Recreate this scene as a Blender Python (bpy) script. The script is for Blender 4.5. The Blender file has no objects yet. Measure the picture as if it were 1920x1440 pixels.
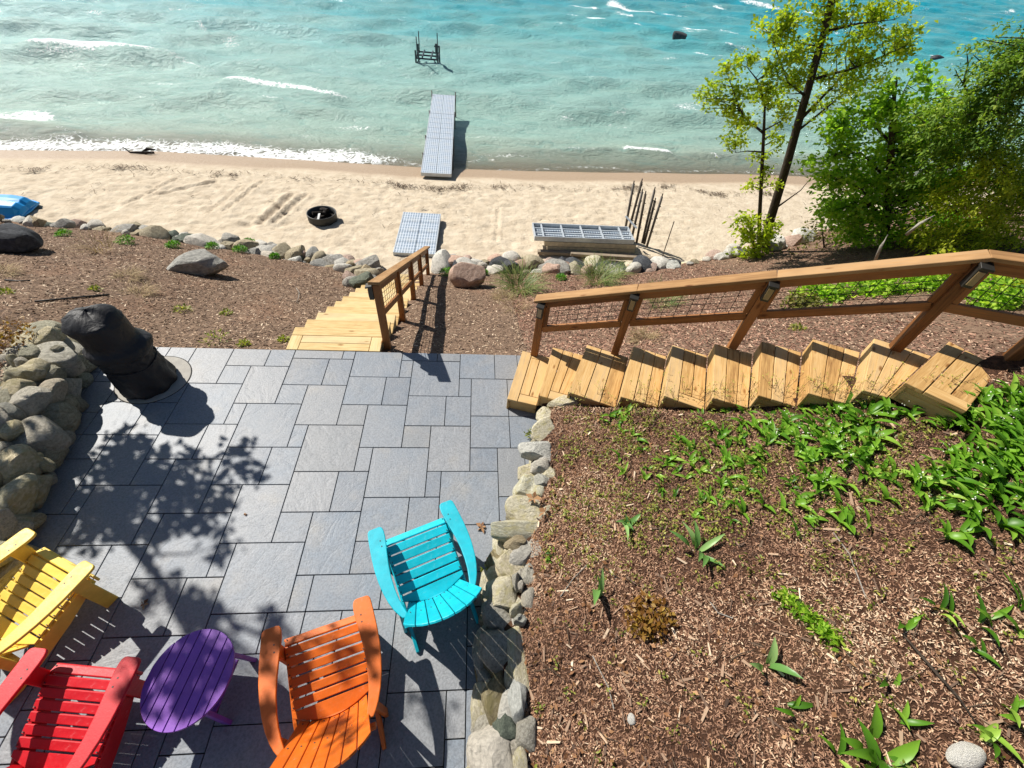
import bpy, bmesh, math, random
import numpy as np
from mathutils import Vector, Matrix, Euler

SC = bpy.context.scene
COL = SC.collection
rad = math.radians
# ------------------------------------------------------------------ camera
F_PX, PITCH, ROLL, YAW, CAM_H = 826.7, rad(48.08), rad(6.86), rad(-7.89), 4.27
def _axes():
    fw = Vector((0, math.cos(PITCH), -math.sin(PITCH))); r = Vector((1, 0, 0)); u = r.cross(fw)
    r2 = math.cos(ROLL)*r + math.sin(ROLL)*u; u2 = -math.sin(ROLL)*r + math.cos(ROLL)*u
    Z = Matrix.Rotation(YAW, 3, 'Z')
    return Z@r2, Z@u2, Z@fw
RGT, UPV, FWD = _axes()
cam_d = bpy.data.cameras.new('camera'); cam = bpy.data.objects.new('camera', cam_d); COL.objects.link(cam)
cam_d.sensor_fit = 'HORIZONTAL'; cam_d.sensor_width = 36.0; cam_d.lens = F_PX/1920*36
cam_d.clip_start = 0.05; cam_d.clip_end = 9000
cam.matrix_world = Matrix(((RGT.x, UPV.x, -FWD.x, 0), (RGT.y, UPV.y, -FWD.y, 0), (RGT.z, UPV.z, -FWD.z, CAM_H), (0, 0, 0, 1)))
SC.camera = cam
# ------------------------------------------------------------------ sky, sun, exposure
SUN_EL = rad(44.0)
SUN_TO = Vector((-0.795*math.cos(SUN_EL), 0.607*math.cos(SUN_EL), math.sin(SUN_EL))).normalized()   # towards the sun
world = bpy.data.worlds.new('World'); SC.world = world; world.use_nodes = True
wn = world.node_tree; wn.nodes.clear()
wo = wn.nodes.new('ShaderNodeOutputWorld'); wb = wn.nodes.new('ShaderNodeBackground'); ws = wn.nodes.new('ShaderNodeTexSky')
ws.sky_type = 'NISHITA'; ws.sun_disc = False; ws.sun_elevation = SUN_EL
ws.sun_rotation = math.atan2(SUN_TO.x, SUN_TO.y); ws.air_density = 1.0; ws.dust_density = 0.6; ws.ozone_density = 1.2
wb.inputs[1].default_value = 0.052
wn.links.new(ws.outputs[0], wb.inputs[0]); wn.links.new(wb.outputs[0], wo.inputs[0])
sun_d = bpy.data.lights.new('sun', 'SUN'); sun_d.energy = 5.0; sun_d.angle = rad(0.53); sun_d.color = (1.0, 0.955, 0.88)
sun = bpy.data.objects.new('sun', sun_d); COL.objects.link(sun); sun.location = (-20, 15, 30)
sun.rotation_euler = (-SUN_TO).to_track_quat('-Z', 'Y').to_euler()
SC.view_settings.view_transform = 'Standard'; SC.view_settings.look = 'None'
SC.view_settings.exposure = 0.68; SC.view_settings.gamma = 1.0; SC.view_settings.use_curve_mapping = False
SC.cycles.use_denoising = True
SC.cycles.max_bounces = 8; SC.cycles.transparent_max_bounces = 16
SC.cycles.caustics_reflective = False; SC.cycles.caustics_refractive = False
SC.cycles.sample_clamp_indirect = 4.0

# ------------------------------------------------------------------ places in the scene
CAMP = Vector((0, 0, CAM_H))
def ray(px, py):
    return (px-960)/F_PX*RGT - (py-720)/F_PX*UPV + FWD
def at(px, py, z):
    d = ray(px, py); return CAMP + d*((z-CAM_H)/d.z)
def aty(px, py, Y):
    d = ray(px, py); return CAMP + d*(Y/d.y)
def mpp(px, py, z):                      # metres per photograph pixel at that spot
    return (at(px+4, py, z)-at(px-4, py, z)).length/8
def lerp(a, b, t): return a+(b-a)*t
def pl(x, pts):                          # piecewise linear
    if x <= pts[0][0]: return pts[0][1]
    for (a, va), (b, vb) in zip(pts, pts[1:]):
        if x <= b: return va+(vb-va)*(x-a)/(b-a)
    return pts[-1][1]

# ------------------------------------------------------------------ noise
_lat = {}
def vnoise(x, y, seed=0):
    if seed not in _lat: _lat[seed] = np.random.RandomState(seed+7).rand(256, 256)
    L = _lat[seed]; x = np.asarray(x, float); y = np.asarray(y, float)
    xi = np.floor(x).astype(int); yi = np.floor(y).astype(int); fx = x-xi; fy = y-yi
    fx = fx*fx*(3-2*fx); fy = fy*fy*(3-2*fy)
    g = lambda i, j: L[i % 256, j % 256]
    return (g(xi, yi)*(1-fx)+g(xi+1, yi)*fx)*(1-fy)+(g(xi, yi+1)*(1-fx)+g(xi+1, yi+1)*fx)*fy
def fbm(x, y, seed=0, oct=4):
    s = 0; a = .5
    for o in range(oct):
        s = s+a*(vnoise(np.asarray(x)*2**o+o*17.3, np.asarray(y)*2**o+o*9.1, seed+o)-.5); a *= .5
    return s

# ------------------------------------------------------------------ materials
MATS = {}
def srgb(r, g, b):
    f = lambda c: (c/255/12.92) if c/255 <= .04045 else ((c/255+.055)/1.055)**2.4
    return (f(r), f(g), f(b), 1)
class N:
    def __init__(s, name):
        s.m = bpy.data.materials.new(name); s.m.use_nodes = True; s.t = s.m.node_tree
        s.t.nodes.clear(); s.out = s.t.nodes.new('ShaderNodeOutputMaterial'); MATS[name] = s.m
    def n(s, typ, **kw):
        nd = s.t.nodes.new('ShaderNode'+typ)
        for k, v in kw.items():
            if k.startswith('i_'):
                nd.inputs[k[2:].replace('_', ' ')].default_value = v
            else: setattr(nd, k, v)
        return nd
    def l(s, a, b): s.t.links.new(a, b); return s
    def coord(s, kind='Object', scale=(1, 1, 1)):
        c = s.n('TexCoord'); mp = s.n('Mapping'); mp.inputs['Scale'].default_value = scale
        s.l(c.outputs[kind], mp.inputs[0]); return mp.outputs[0]
    def noise(s, vec, scale, detail=5, rough=.55, dist=0, out='Fac'):
        nd = s.n('TexNoise'); nd.inputs['Scale'].default_value = scale; nd.inputs['Detail'].default_value = detail
        nd.inputs['Roughness'].default_value = rough; nd.inputs['Distortion'].default_value = dist
        s.l(vec, nd.inputs['Vector']); return nd.outputs[out]
    def ramp(s, fac, stops, interp='LINEAR'):
        nd = s.n('ValToRGB'); nd.color_ramp.interpolation = interp; e = nd.color_ramp.elements
        while len(e) < len(stops): e.new(.5)
        for el, (p, c) in zip(e, stops):
            el.position = p; el.color = c if len(c) == 4 else (*c, 1)
        s.l(fac, nd.inputs[0]); return nd.outputs[0]
    def mix(s, fac, a, b, mode='MIX'):
        nd = s.n('MixRGB'); nd.blend_type = mode
        for v, i in ((fac, 0), (a, 1), (b, 2)):
            if hasattr(v, 'links'): s.l(v, nd.inputs[i])
            else: nd.inputs[i].default_value = v
        return nd.outputs[0]
    def math(s, op, a, b=0.0, c=None):
        nd = s.n('Math'); nd.operation = op
        for v, i in ((a, 0), (b, 1), (c, 2)):
            if v is None: continue
            if hasattr(v, 'links'): s.l(v, nd.inputs[i])
            else: nd.inputs[i].default_value = v
        return nd.outputs[0]
    def bump(s, h, strength=.3, dist=.02, nrm=None):
        nd = s.n('Bump'); nd.inputs['Strength'].default_value = strength; nd.inputs['Distance'].default_value = dist
        s.l(h, nd.inputs['Height'])
        if nrm: s.l(nrm, nd.inputs['Normal'])
        return nd.outputs[0]
    def bsdf(s, col, rough=.7, normal=None, spec=.4, metal=0.0, **kw):
        b = s.n('BsdfPrincipled')
        for v, k in ((col, 'Base Color'), (rough, 'Roughness'), (spec, 'Specular IOR Level'), (metal, 'Metallic')):
            if hasattr(v, 'links'): s.l(v, b.inputs[k])
            else: b.inputs[k].default_value = v
        if normal: s.l(normal, b.inputs['Normal'])
        for k, v in kw.items(): b.inputs[k.replace('_', ' ')].default_value = v
        return b
    def done(s, sh): s.l(sh.outputs[0], s.out.inputs['Surface']); return s.m

def m_wood(name, stops, rough=.7, bump=.35):
    k = N(name); oi = k.n('ObjectInfo'); c = k.n('TexCoord'); add = k.n('VectorMath', operation='MULTIPLY_ADD')
    comb = k.n('CombineXYZ'); k.l(k.math('MULTIPLY', oi.outputs['Random'], 37.0), comb.inputs[0])
    k.l(k.math('MULTIPLY', oi.outputs['Random'], 11.0), comb.inputs[1]); k.l(k.math('MULTIPLY', oi.outputs['Random'], 23.0), comb.inputs[2])
    k.l(c.outputs['Object'], add.inputs[0]); add.inputs[1].default_value = (1.6, 26, 26); k.l(comb.outputs[0], add.inputs[2])
    v = add.outputs[0]
    g = k.noise(v, 1.0, 6, .62, 1.2); fine = k.noise(v, 4.5, 3, .5, .3)
    gg = k.mix(.35, g, fine)
    rr = k.math('MULTIPLY_ADD', k.math('SUBTRACT', oi.outputs['Random'], .5), .30, gg)
    col = k.ramp(rr, stops)
    add2 = k.n('VectorMath', operation='MULTIPLY_ADD'); k.l(c.outputs['Object'], add2.inputs[0]); add2.inputs[1].default_value = (3.2, 9, 9); k.l(comb.outputs[0], add2.inputs[2])
    vor = k.n('TexVoronoi'); vor.inputs['Scale'].default_value = 1.0; k.l(add2.outputs[0], vor.inputs['Vector'])
    kn = k.ramp(vor.outputs['Distance'], [(.0, (.28, .2, .13)), (.09, (.55, .42, .3)), (.17, (1, 1, 1))])
    col = k.mix(1.0, col, kn, 'MULTIPLY')
    big = k.noise(c.outputs['Object'], 2.2, 3)
    col = k.mix(k.ramp(big, [(.45, (0, 0, 0)), (.75, (.45, .45, .45))]), col, stops[0][1] if len(stops[0][1]) == 4 else (*stops[0][1], 1))
    k.done(k.bsdf(col, rough, k.bump(gg, bump, .006), .3)); return k.m
M_STEP = m_wood('cedar_tread', [(.22, srgb(128, 92, 52)), (.40, srgb(176, 138, 84)), (.56, srgb(194, 160, 108)), (.8, srgb(170, 146, 110))], .75)
M_STEP2 = m_wood('pale_pine_tread', [(.22, srgb(148, 116, 70)), (.40, srgb(192, 164, 112)), (.56, srgb(208, 184, 136)), (.8, srgb(182, 162, 126))], .78)
M_RAIL = m_wood('stained_rail', [(.2, srgb(78, 48, 24)), (.42, srgb(120, 76, 38)), (.6, srgb(148, 98, 54)), (.8, srgb(118, 84, 54))], .6)
M_RAILTOP = m_wood('weathered_cap', [(.2, srgb(104, 74, 44)), (.42, srgb(142, 106, 66)), (.6, srgb(164, 128, 86)), (.8, srgb(146, 122, 92))], .7)
M_DRIFT = m_wood('grey_driftwood', [(.2, srgb(90, 78, 66)), (.5, srgb(140, 126, 108)), (.8, srgb(170, 156, 136))], .85)

def m_paver():
    k = N('slate_paver'); oi = k.n('ObjectInfo'); c = k.n('TexCoord')
    off = k.n('CombineXYZ'); k.l(k.math('MULTIPLY', oi.outputs['Random'], 53.0), off.inputs[2]); k.l(k.math('MULTIPLY', oi.outputs['Random'], 19.0), off.inputs[0])
    ad = k.n('VectorMath', operation='ADD'); k.l(c.outputs['Object'], ad.inputs[0]); k.l(off.outputs[0], ad.inputs[1]); v0 = ad.outputs[0]
    rot = k.n('VectorRotate'); rot.rotation_type = 'Z_AXIS'; k.l(v0, rot.inputs['Vector']); k.l(k.math('MULTIPLY', oi.outputs['Random'], 41.0), rot.inputs['Angle'])
    mp = k.n('Mapping'); mp.inputs['Scale'].default_value = (3.0, 6.0, 3.0); k.l(rot.outputs[0], mp.inputs[0]); v = mp.outputs[0]
    cleft = k.noise(v, 1.0, 7, .62, 1.6); fine = k.noise(v0, 60, 4, .6); blot = k.noise(v0, 5, 4)
    tint = k.ramp(oi.outputs['Random'], [(0, srgb(103, 111, 121)), (.25, srgb(121, 127, 134)), (.5, srgb(109, 119, 130)), (.75, srgb(130, 133, 137)), (1, srgb(117, 120, 123))])
    col = k.mix(k.ramp(blot, [(.3, (0, 0, 0)), (.7, (.5, .5, .5))]), tint, srgb(136, 136, 137))
    warm = k.noise(v0, 2.3, 5)
    col = k.mix(k.ramp(warm, [(.56, (0, 0, 0)), (.74, (.32, .32, .32))]), col, srgb(158, 148, 132))
    sp = k.ramp(fine, [(.3, (.72, .72, .72)), (.6, (1.08, 1.08, 1.08))])
    col = k.mix(1, col, sp, 'MULTIPLY')
    cr = k.ramp(cleft, [(.30, (0, 0, 0)), (.44, (.55, .55, .55)), (.47, (.62, .62, .62)), (.60, (.8, .8, .8)), (.72, (1, 1, 1))])
    h = k.mix(.34, cr, fine)
    k.done(k.bsdf(col, .52, k.bump(h, .42, .010), .4)); return k.m
M_PAVER = m_paver()
def m_rock(name, c1, c2, c3, scale=6, speck=.8, moss=None):
    k = N(name); oi = k.n('ObjectInfo'); c = k.n('TexCoord'); off = k.n('CombineXYZ')
    k.l(k.math('MULTIPLY', oi.outputs['Random'], 91.0), off.inputs[0])
    ad = k.n('VectorMath', operation='ADD'); k.l(c.outputs['Object'], ad.inputs[0]); k.l(off.outputs[0], ad.inputs[1]); v = ad.outputs[0]
    n1 = k.noise(v, scale, 7, .62, .6); n2 = k.noise(v, scale*14, 4, .7); n3 = k.noise(v, scale*.45, 3)
    col = k.ramp(n1, [(.3, c1), (.5, c2), (.7, c3)])
    col = k.mix(1, col, k.ramp(n2, [(.32, (speck, speck, speck)), (.62, (1.12, 1.12, 1.12))]), 'MULTIPLY')
    hue = k.ramp(oi.outputs['Random'], [(0, (.85, .84, .82)), (.4, (1, 1, 1)), (.7, (1.05, .98, .9)), (1, (.92, .97, 1.0))])
    col = k.mix(1, col, hue, 'MULTIPLY')
    if moss: col = k.mix(k.ramp(n3, [(.5, (0, 0, 0)), (.64, (.85, .85, .85))]), col, moss)
    h = k.mix(.3, n1, n2)
    k.done(k.bsdf(col, .82, k.bump(h, .9, .05), .3)); return k.m
R_TAN = m_rock('tan_granite', srgb(124, 112, 90), srgb(156, 145, 120), srgb(178, 168, 144))
R_GREY = m_rock('grey_fieldstone', srgb(112, 110, 104), srgb(150, 147, 140), srgb(178, 174, 164))
R_WHITE = m_rock('pale_limestone', srgb(156, 153, 145), srgb(190, 186, 176), srgb(210, 206, 196), speck=.82)
R_PINK = m_rock('pink_granite', srgb(142, 118, 104), srgb(172, 148, 134), srgb(192, 170, 156))
R_DARK = m_rock('dark_basalt', srgb(48, 50, 54), srgb(66, 68, 72), srgb(90, 92, 94))
R_GREEN = m_rock('green_grey_stone', srgb(66, 72, 64), srgb(92, 100, 88), srgb(118, 124, 108))
R_MOSS = m_rock('lichened_boulder', srgb(112, 100, 72), srgb(148, 136, 104), srgb(172, 162, 132), 5, .72, srgb(124, 114, 76))
W_A = m_rock('pale_tan_boulder', srgb(148, 138, 112), srgb(192, 182, 152), srgb(214, 205, 178), 5, .68, srgb(168, 156, 118))  # the stone's own paler tan with buff patches
W_B = m_rock('warm_grey_boulder', srgb(146, 140, 126), srgb(188, 181, 165), srgb(210, 203, 188), 6, .68)
W_C = m_rock('olive_boulder', srgb(126, 120, 100), srgb(166, 160, 138), srgb(192, 186, 164), 6, .68)
R_PEBBLE = m_rock('white_pebble', srgb(228, 222, 210), srgb(240, 236, 226), srgb(246, 243, 236), 8, 1.0)
R_PALE = m_rock('pale_grey_wallstone', srgb(134, 130, 118), srgb(176, 171, 158), srgb(204, 199, 186), 7, .72)
R_CREAM = m_rock('cream_granite', srgb(172, 162, 136), srgb(208, 199, 172), srgb(226, 218, 196), 7, .74, srgb(186, 176, 134))

def m_plain(name, col, rough=.5, spec=.5, metal=0, bumpscale=0, bumpstr=.1, var=.0):
    k = N(name); v = k.coord(); nrm = None; cc = col
    if bumpscale: nrm = k.bump(k.noise(v, bumpscale, 4), bumpstr, .01)
    if var:
        n = k.noise(v, 9, 5, .6); lo = tuple(c*(1-var) for c in col[:3])+(1,); hi = tuple(min(1, c*(1+var)) for c in col[:3])+(1,)
        cc = k.ramp(n, [(.3, lo), (.7, hi)])
    k.done(k.bsdf(cc, rough, nrm, spec, metal)); return k.m
def m_paint(name, col):
    k = N(name); v = k.coord(); oi = k.n('ObjectInfo'); n = k.noise(v, 7, 5, .65); f = k.noise(v, 120, 3); w = k.noise(v, 26, 7, .72, .4)
    lo = tuple(c*.82 for c in col[:3])+(1,); hi = tuple(min(1, c*1.12+.004) for c in col[:3])+(1,)
    c = k.ramp(k.math('MULTIPLY_ADD', k.math('SUBTRACT', oi.outputs['Random'], .5), .22, n), [(.3, lo), (.7, hi)])
    fade = tuple(min(1, x*.55+.30) for x in col[:3])+(1,)
    c = k.mix(k.ramp(w, [(.60, (0, 0, 0)), (.74, (.32, .32, .32))]), c, fade)
    d = k.noise(v, 60, 5, .7); c = k.mix(k.ramp(d, [(.66, (0, 0, 0)), (.74, (.4, .4, .4))]), c, srgb(70, 56, 44))
    r = k.ramp(w, [(.3, (.36,)*3), (.7, (.6,)*3)])
    k.done(k.bsdf(c, r, k.bump(f, .14, .004), .42)); return k.m
P_TURQ = m_paint('turquoise_paint', srgb(0, 170, 186)); P_ORANGE = m_paint('orange_paint', srgb(200, 96, 18))
P_RED = m_paint('red_paint', srgb(188, 12, 26)); P_YELLOW = m_paint('yellow_paint', srgb(226, 190, 78)); P_PURPLE = m_paint('purple_paint', srgb(122, 66, 164))
M_BLACKCLOTH = None
def m_cover():
    k = N('black_cover_cloth'); v = k.coord(); a = k.noise(v, 9, 5, .6, .8); w = k.noise(v, 420, 2)
    k.done(k.bsdf(srgb(23, 22, 26), .6, k.bump(w, .25, .002, k.bump(a, .5, .03)), .45)); return k.m
M_COVER = m_cover()
M_IRON = m_plain('black_metal', srgb(54, 54, 52), .5, .5, .3, var=.3)
M_WIRE = m_plain('black_wire', srgb(30, 28, 27), .55, .4, .3)
M_LENS = m_plain('amber_lens', srgb(150, 128, 92), .25, .6)
M_HOUSING = m_plain('lamp_housing', srgb(58, 56, 52), .4, .5, .5, var=.2)
M_ALU = m_plain('aluminium_frame', srgb(188, 194, 198), .42, .5, .35, 30, .1, .12)
M_ALUBOUNCE = m_plain('sand_bounce_aluminium', srgb(196, 182, 154), .6, .4, .05, 30, .2, .2)  # bounce light off the sand is put into this tan colour, lower tiers
M_RUST = m_plain('rusty_pipe', srgb(86, 76, 66), .7, .3, .3, 40, .3, .3)
M_DARKPIPE = m_plain('dark_pipe', srgb(88, 82, 76), .55, .4, .4, 40, .2, .3)
M_LIFT = m_plain('lift_steel', srgb(60, 66, 72), .5, .5, .5, var=.25)
M_BLUE = m_plain('blue_hull', srgb(28, 140, 206), .35, .5, var=.06)
M_JOINT = m_plain('dark_joint_sand', srgb(50, 48, 46), .95, .1, 0, 80, .4, .25)
M_DISC = m_plain('pale_round_slab', srgb(150, 146, 138), .75, .3, 0, 60, .3, .14)
M_CHAR = m_plain('charred_wood', srgb(36, 31, 28), .9, .2, 0, 30, .5, .3)
M_PAPER = m_plain('white_paper', srgb(225, 225, 222), .8, .2)
M_HOSE = m_plain('black_hose', srgb(30, 30, 30), .6, .3)
def m_deck():
    k = N('slotted_deck'); v = k.coord('Object', (1, 1, 1))
    br = k.n('TexBrick'); br.offset = 0; br.squash = 1
    br.inputs['Scale'].default_value = 1.0; br.inputs['Mortar Size'].default_value = .011; br.inputs['Brick Width'].default_value = .075; br.inputs['Row Height'].default_value = .15
    br.inputs['Color1'].default_value = srgb(126, 140, 156); br.inputs['Color2'].default_value = srgb(138, 152, 166); br.inputs['Mortar'].default_value = srgb(186, 194, 202)
    k.l(v, br.inputs['Vector'])
    sx = k.n('SeparateXYZ'); k.l(v, sx.inputs[0])
    sl = k.math('GREATER_THAN', k.math('SINE', k.math('MULTIPLY', sx.outputs[0], 251.0)), .2)
    inb = k.math('SUBTRACT', 1.0, br.outputs['Fac'])
    col = k.mix(k.math('MULTIPLY', k.math('MULTIPLY', sl, inb), .38), br.outputs['Color'], srgb(66, 76, 86))
    dirt = k.noise(v, 2.5, 5); col = k.mix(k.ramp(dirt, [(.5, (0, 0, 0)), (.75, (.35, .35, .35))]), col, srgb(170, 164, 150))
    k.done(k.bsdf(col, .55, k.bump(br.outputs['Fac'], .3, .004), .4)); return k.m
M_DECK = m_deck()

def m_leaf(name, stops, trans=.35, rough=.5):
    k = N(name); a = k.n('Attribute', attribute_name='rnd'); col = k.ramp(a.outputs['Fac'], stops)
    b = k.bsdf(col, rough, None, .35); tr = k.n('BsdfTranslucent')
    tcol = k.mix(1, col, (1.25, 1.35, .6, 1), 'MULTIPLY'); k.l(tcol, tr.inputs['Color'])
    mx = k.n('MixShader'); mx.inputs[0].default_value = trans; k.l(b.outputs[0], mx.inputs[1]); k.l(tr.outputs[0], mx.inputs[2])
    k.done(mx); return k.m
L_SPRING = m_leaf('spring_leaf', [(0, srgb(112, 134, 22)), (.35, srgb(148, 168, 32)), (.7, srgb(176, 190, 48)), (1, srgb(204, 198, 66))], .55)
L_MID = m_leaf('green_leaf', [(0, srgb(84, 122, 26)), (.4, srgb(132, 174, 46)), (.75, srgb(168, 202, 66)), (1, srgb(202, 218, 98))], .6)
L_CEDAR = m_leaf('cedar_spray', [(0, srgb(58, 88, 28)), (.4, srgb(98, 130, 42)), (.75, srgb(138, 164, 56)), (1, srgb(176, 184, 78))], .5, .6)
L_CEDARY = m_leaf('bright_cedar_spray', [(0, srgb(112, 128, 24)), (.4, srgb(158, 172, 38)), (.75, srgb(192, 200, 54)), (1, srgb(216, 212, 84))], .55, .6)
L_OLIVE = m_leaf('olive_leaf', [(0, srgb(82, 88, 34)), (.5, srgb(116, 118, 52)), (1, srgb(142, 132, 78))], .4)
L_LILY = m_leaf('lily_leaf', [(0, srgb(56, 96, 22)), (.35, srgb(88, 136, 34)), (.7, srgb(122, 166, 50)), (1, srgb(164, 192, 84))], .38, .4)
L_TULIP = m_leaf('tulip_leaf', [(0, srgb(84, 128, 62)), (.5, srgb(116, 158, 84)), (1, srgb(150, 182, 112))], .3, .4)
L_WEED = m_leaf('weed_leaf', [(0, srgb(92, 108, 36)), (.5, srgb(132, 142, 54)), (1, srgb(178, 172, 88))], .35)
L_TUFT = m_leaf('green_tuft', [(0, srgb(52, 96, 22)), (.5, srgb(84, 140, 34)), (1, srgb(124, 170, 56))], .3)
L_GRASS = m_leaf('tall_grass', [(0, srgb(72, 96, 40)), (.5, srgb(108, 128, 62)), (1, srgb(152, 152, 96))], .3)
L_DRY = m_leaf('dry_grass', [(0, srgb(112, 92, 62)), (.5, srgb(150, 128, 92)), (1, srgb(182, 162, 126))], .2, .8)
L_RUSSET = m_leaf('russet_leaf', [(0, srgb(96, 62, 24)), (.5, srgb(132, 92, 36)), (1, srgb(158, 128, 54))], .35)
L_CHIP = m_leaf('bark_chip', [(0, srgb(62, 44, 34)), (.3, srgb(108, 78, 60)), (.62, srgb(146, 110, 86)), (.84, srgb(170, 134, 106)), (.95, srgb(190, 160, 130)), (1, srgb(214, 194, 166))], 0.0, .85)
L_CHIP2 = m_leaf('brown_mulch_chip', [(0, srgb(72, 56, 46)), (.35, srgb(112, 90, 74)), (.7, srgb(146, 120, 98)), (.88, srgb(176, 150, 124)), (1, srgb(212, 192, 166))], 0.0, .9)
L_CHIPR = m_leaf('red_mulch_chip', [(0, srgb(76, 52, 42)), (.35, srgb(118, 86, 70)), (.7, srgb(150, 112, 92)), (.9, srgb(178, 142, 118)), (1, srgb(206, 178, 150))], 0.0, .9)
L_LITTER = m_leaf('dead_leaf', [(0, srgb(92, 58, 34)), (.5, srgb(130, 90, 58)), (1, srgb(170, 132, 94))], .15, .7)
L_WRACK = m_leaf('dark_wrack', [(0, srgb(52, 42, 34)), (.6, srgb(84, 68, 52)), (1, srgb(120, 100, 78))], 0, .9)
L_FLOWER = m_leaf('white_bell', [(0, srgb(225, 225, 205)), (1, srgb(245, 245, 230))], .3)
L_PETAL = m_leaf('yellow_seedhead', [(0, srgb(150, 148, 66)), (1, srgb(196, 186, 96))], .3)
def m_bark(name, a, b):
    k = N(name); v = k.coord('Object', (1, 1, .25)); n = k.noise(v, 22, 6, .65, .8)
    k.done(k.bsdf(k.ramp(n, [(.3, a), (.7, b)]), .9, k.bump(n, .7, .03), .2)); return k.m
M_BARK = m_bark('brown_bark', srgb(54, 44, 36), srgb(104, 90, 74)); M_BARKD = m_bark('dark_bark', srgb(40, 34, 28), srgb(78, 68, 58)); M_BARKG = m_bark('dead_grey_wood', srgb(112, 106, 98), srgb(168, 162, 152))

def m_soil(name, stops, sc=18, b=.8, patch=None):
    k = N(name); v = k.coord(); n = k.noise(v, sc, 8, .7, .5); n2 = k.noise(v, .9, 4)
    col = k.ramp(n, stops)
    if patch: col = k.mix(k.ramp(n2, [(.5, (0, 0, 0)), (.66, (.8, .8, .8))]), col, patch)
    k.done(k.bsdf(col, .95, k.bump(n, b, .04), .1)); return k.m
M_MULCH = m_soil('brown_mulch', [(.3, srgb(80, 64, 54)), (.5, srgb(114, 94, 78)), (.72, srgb(148, 124, 104))], 22, .8, srgb(124, 98, 80))
M_BEDSOIL = m_soil('bark_bed', [(.3, srgb(40, 28, 22)), (.5, srgb(72, 50, 38)), (.72, srgb(106, 76, 56))], 26, .9, srgb(84, 62, 46))

def m_sand():
    k = N('beach_sand'); v = k.coord(); a = k.n('Attribute', attribute_name='wet')
    n = k.noise(v, 3, 8, .65); f = k.noise(v, 150, 3, .7); col = k.ramp(n, [(.3, srgb(172, 156, 134)), (.5, srgb(190, 175, 152)), (.7, srgb(202, 188, 166))])
    col = k.mix(1, col, k.ramp(f, [(.3, (.86, .86, .86)), (.65, (1.05, 1.05, 1.05))]), 'MULTIPLY')
    nb = k.noise(v, 34, 4, .6); dk = k.ramp(nb, [(.62, (0, 0, 0)), (.72, (.55, .55, .55))])
    deb = k.n('Attribute', attribute_name='debris')
    col = k.mix(k.math('MULTIPLY', k.math('MULTIPLY', dk, deb.outputs['Fac']), .6), col, srgb(112, 92, 70))
    col = k.mix(a.outputs['Fac'], col, srgb(158, 136, 112))
    bmp = k.bump(k.noise(v, 9, 6, .7), .6, .08); 
    rg = k.ramp(a.outputs['Fac'], [(0, (.95,)*3), (1, (.42,)*3)])
    k.done(k.bsdf(col, rg, bmp, .3)); return k.m
M_SAND = m_sand()

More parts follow.
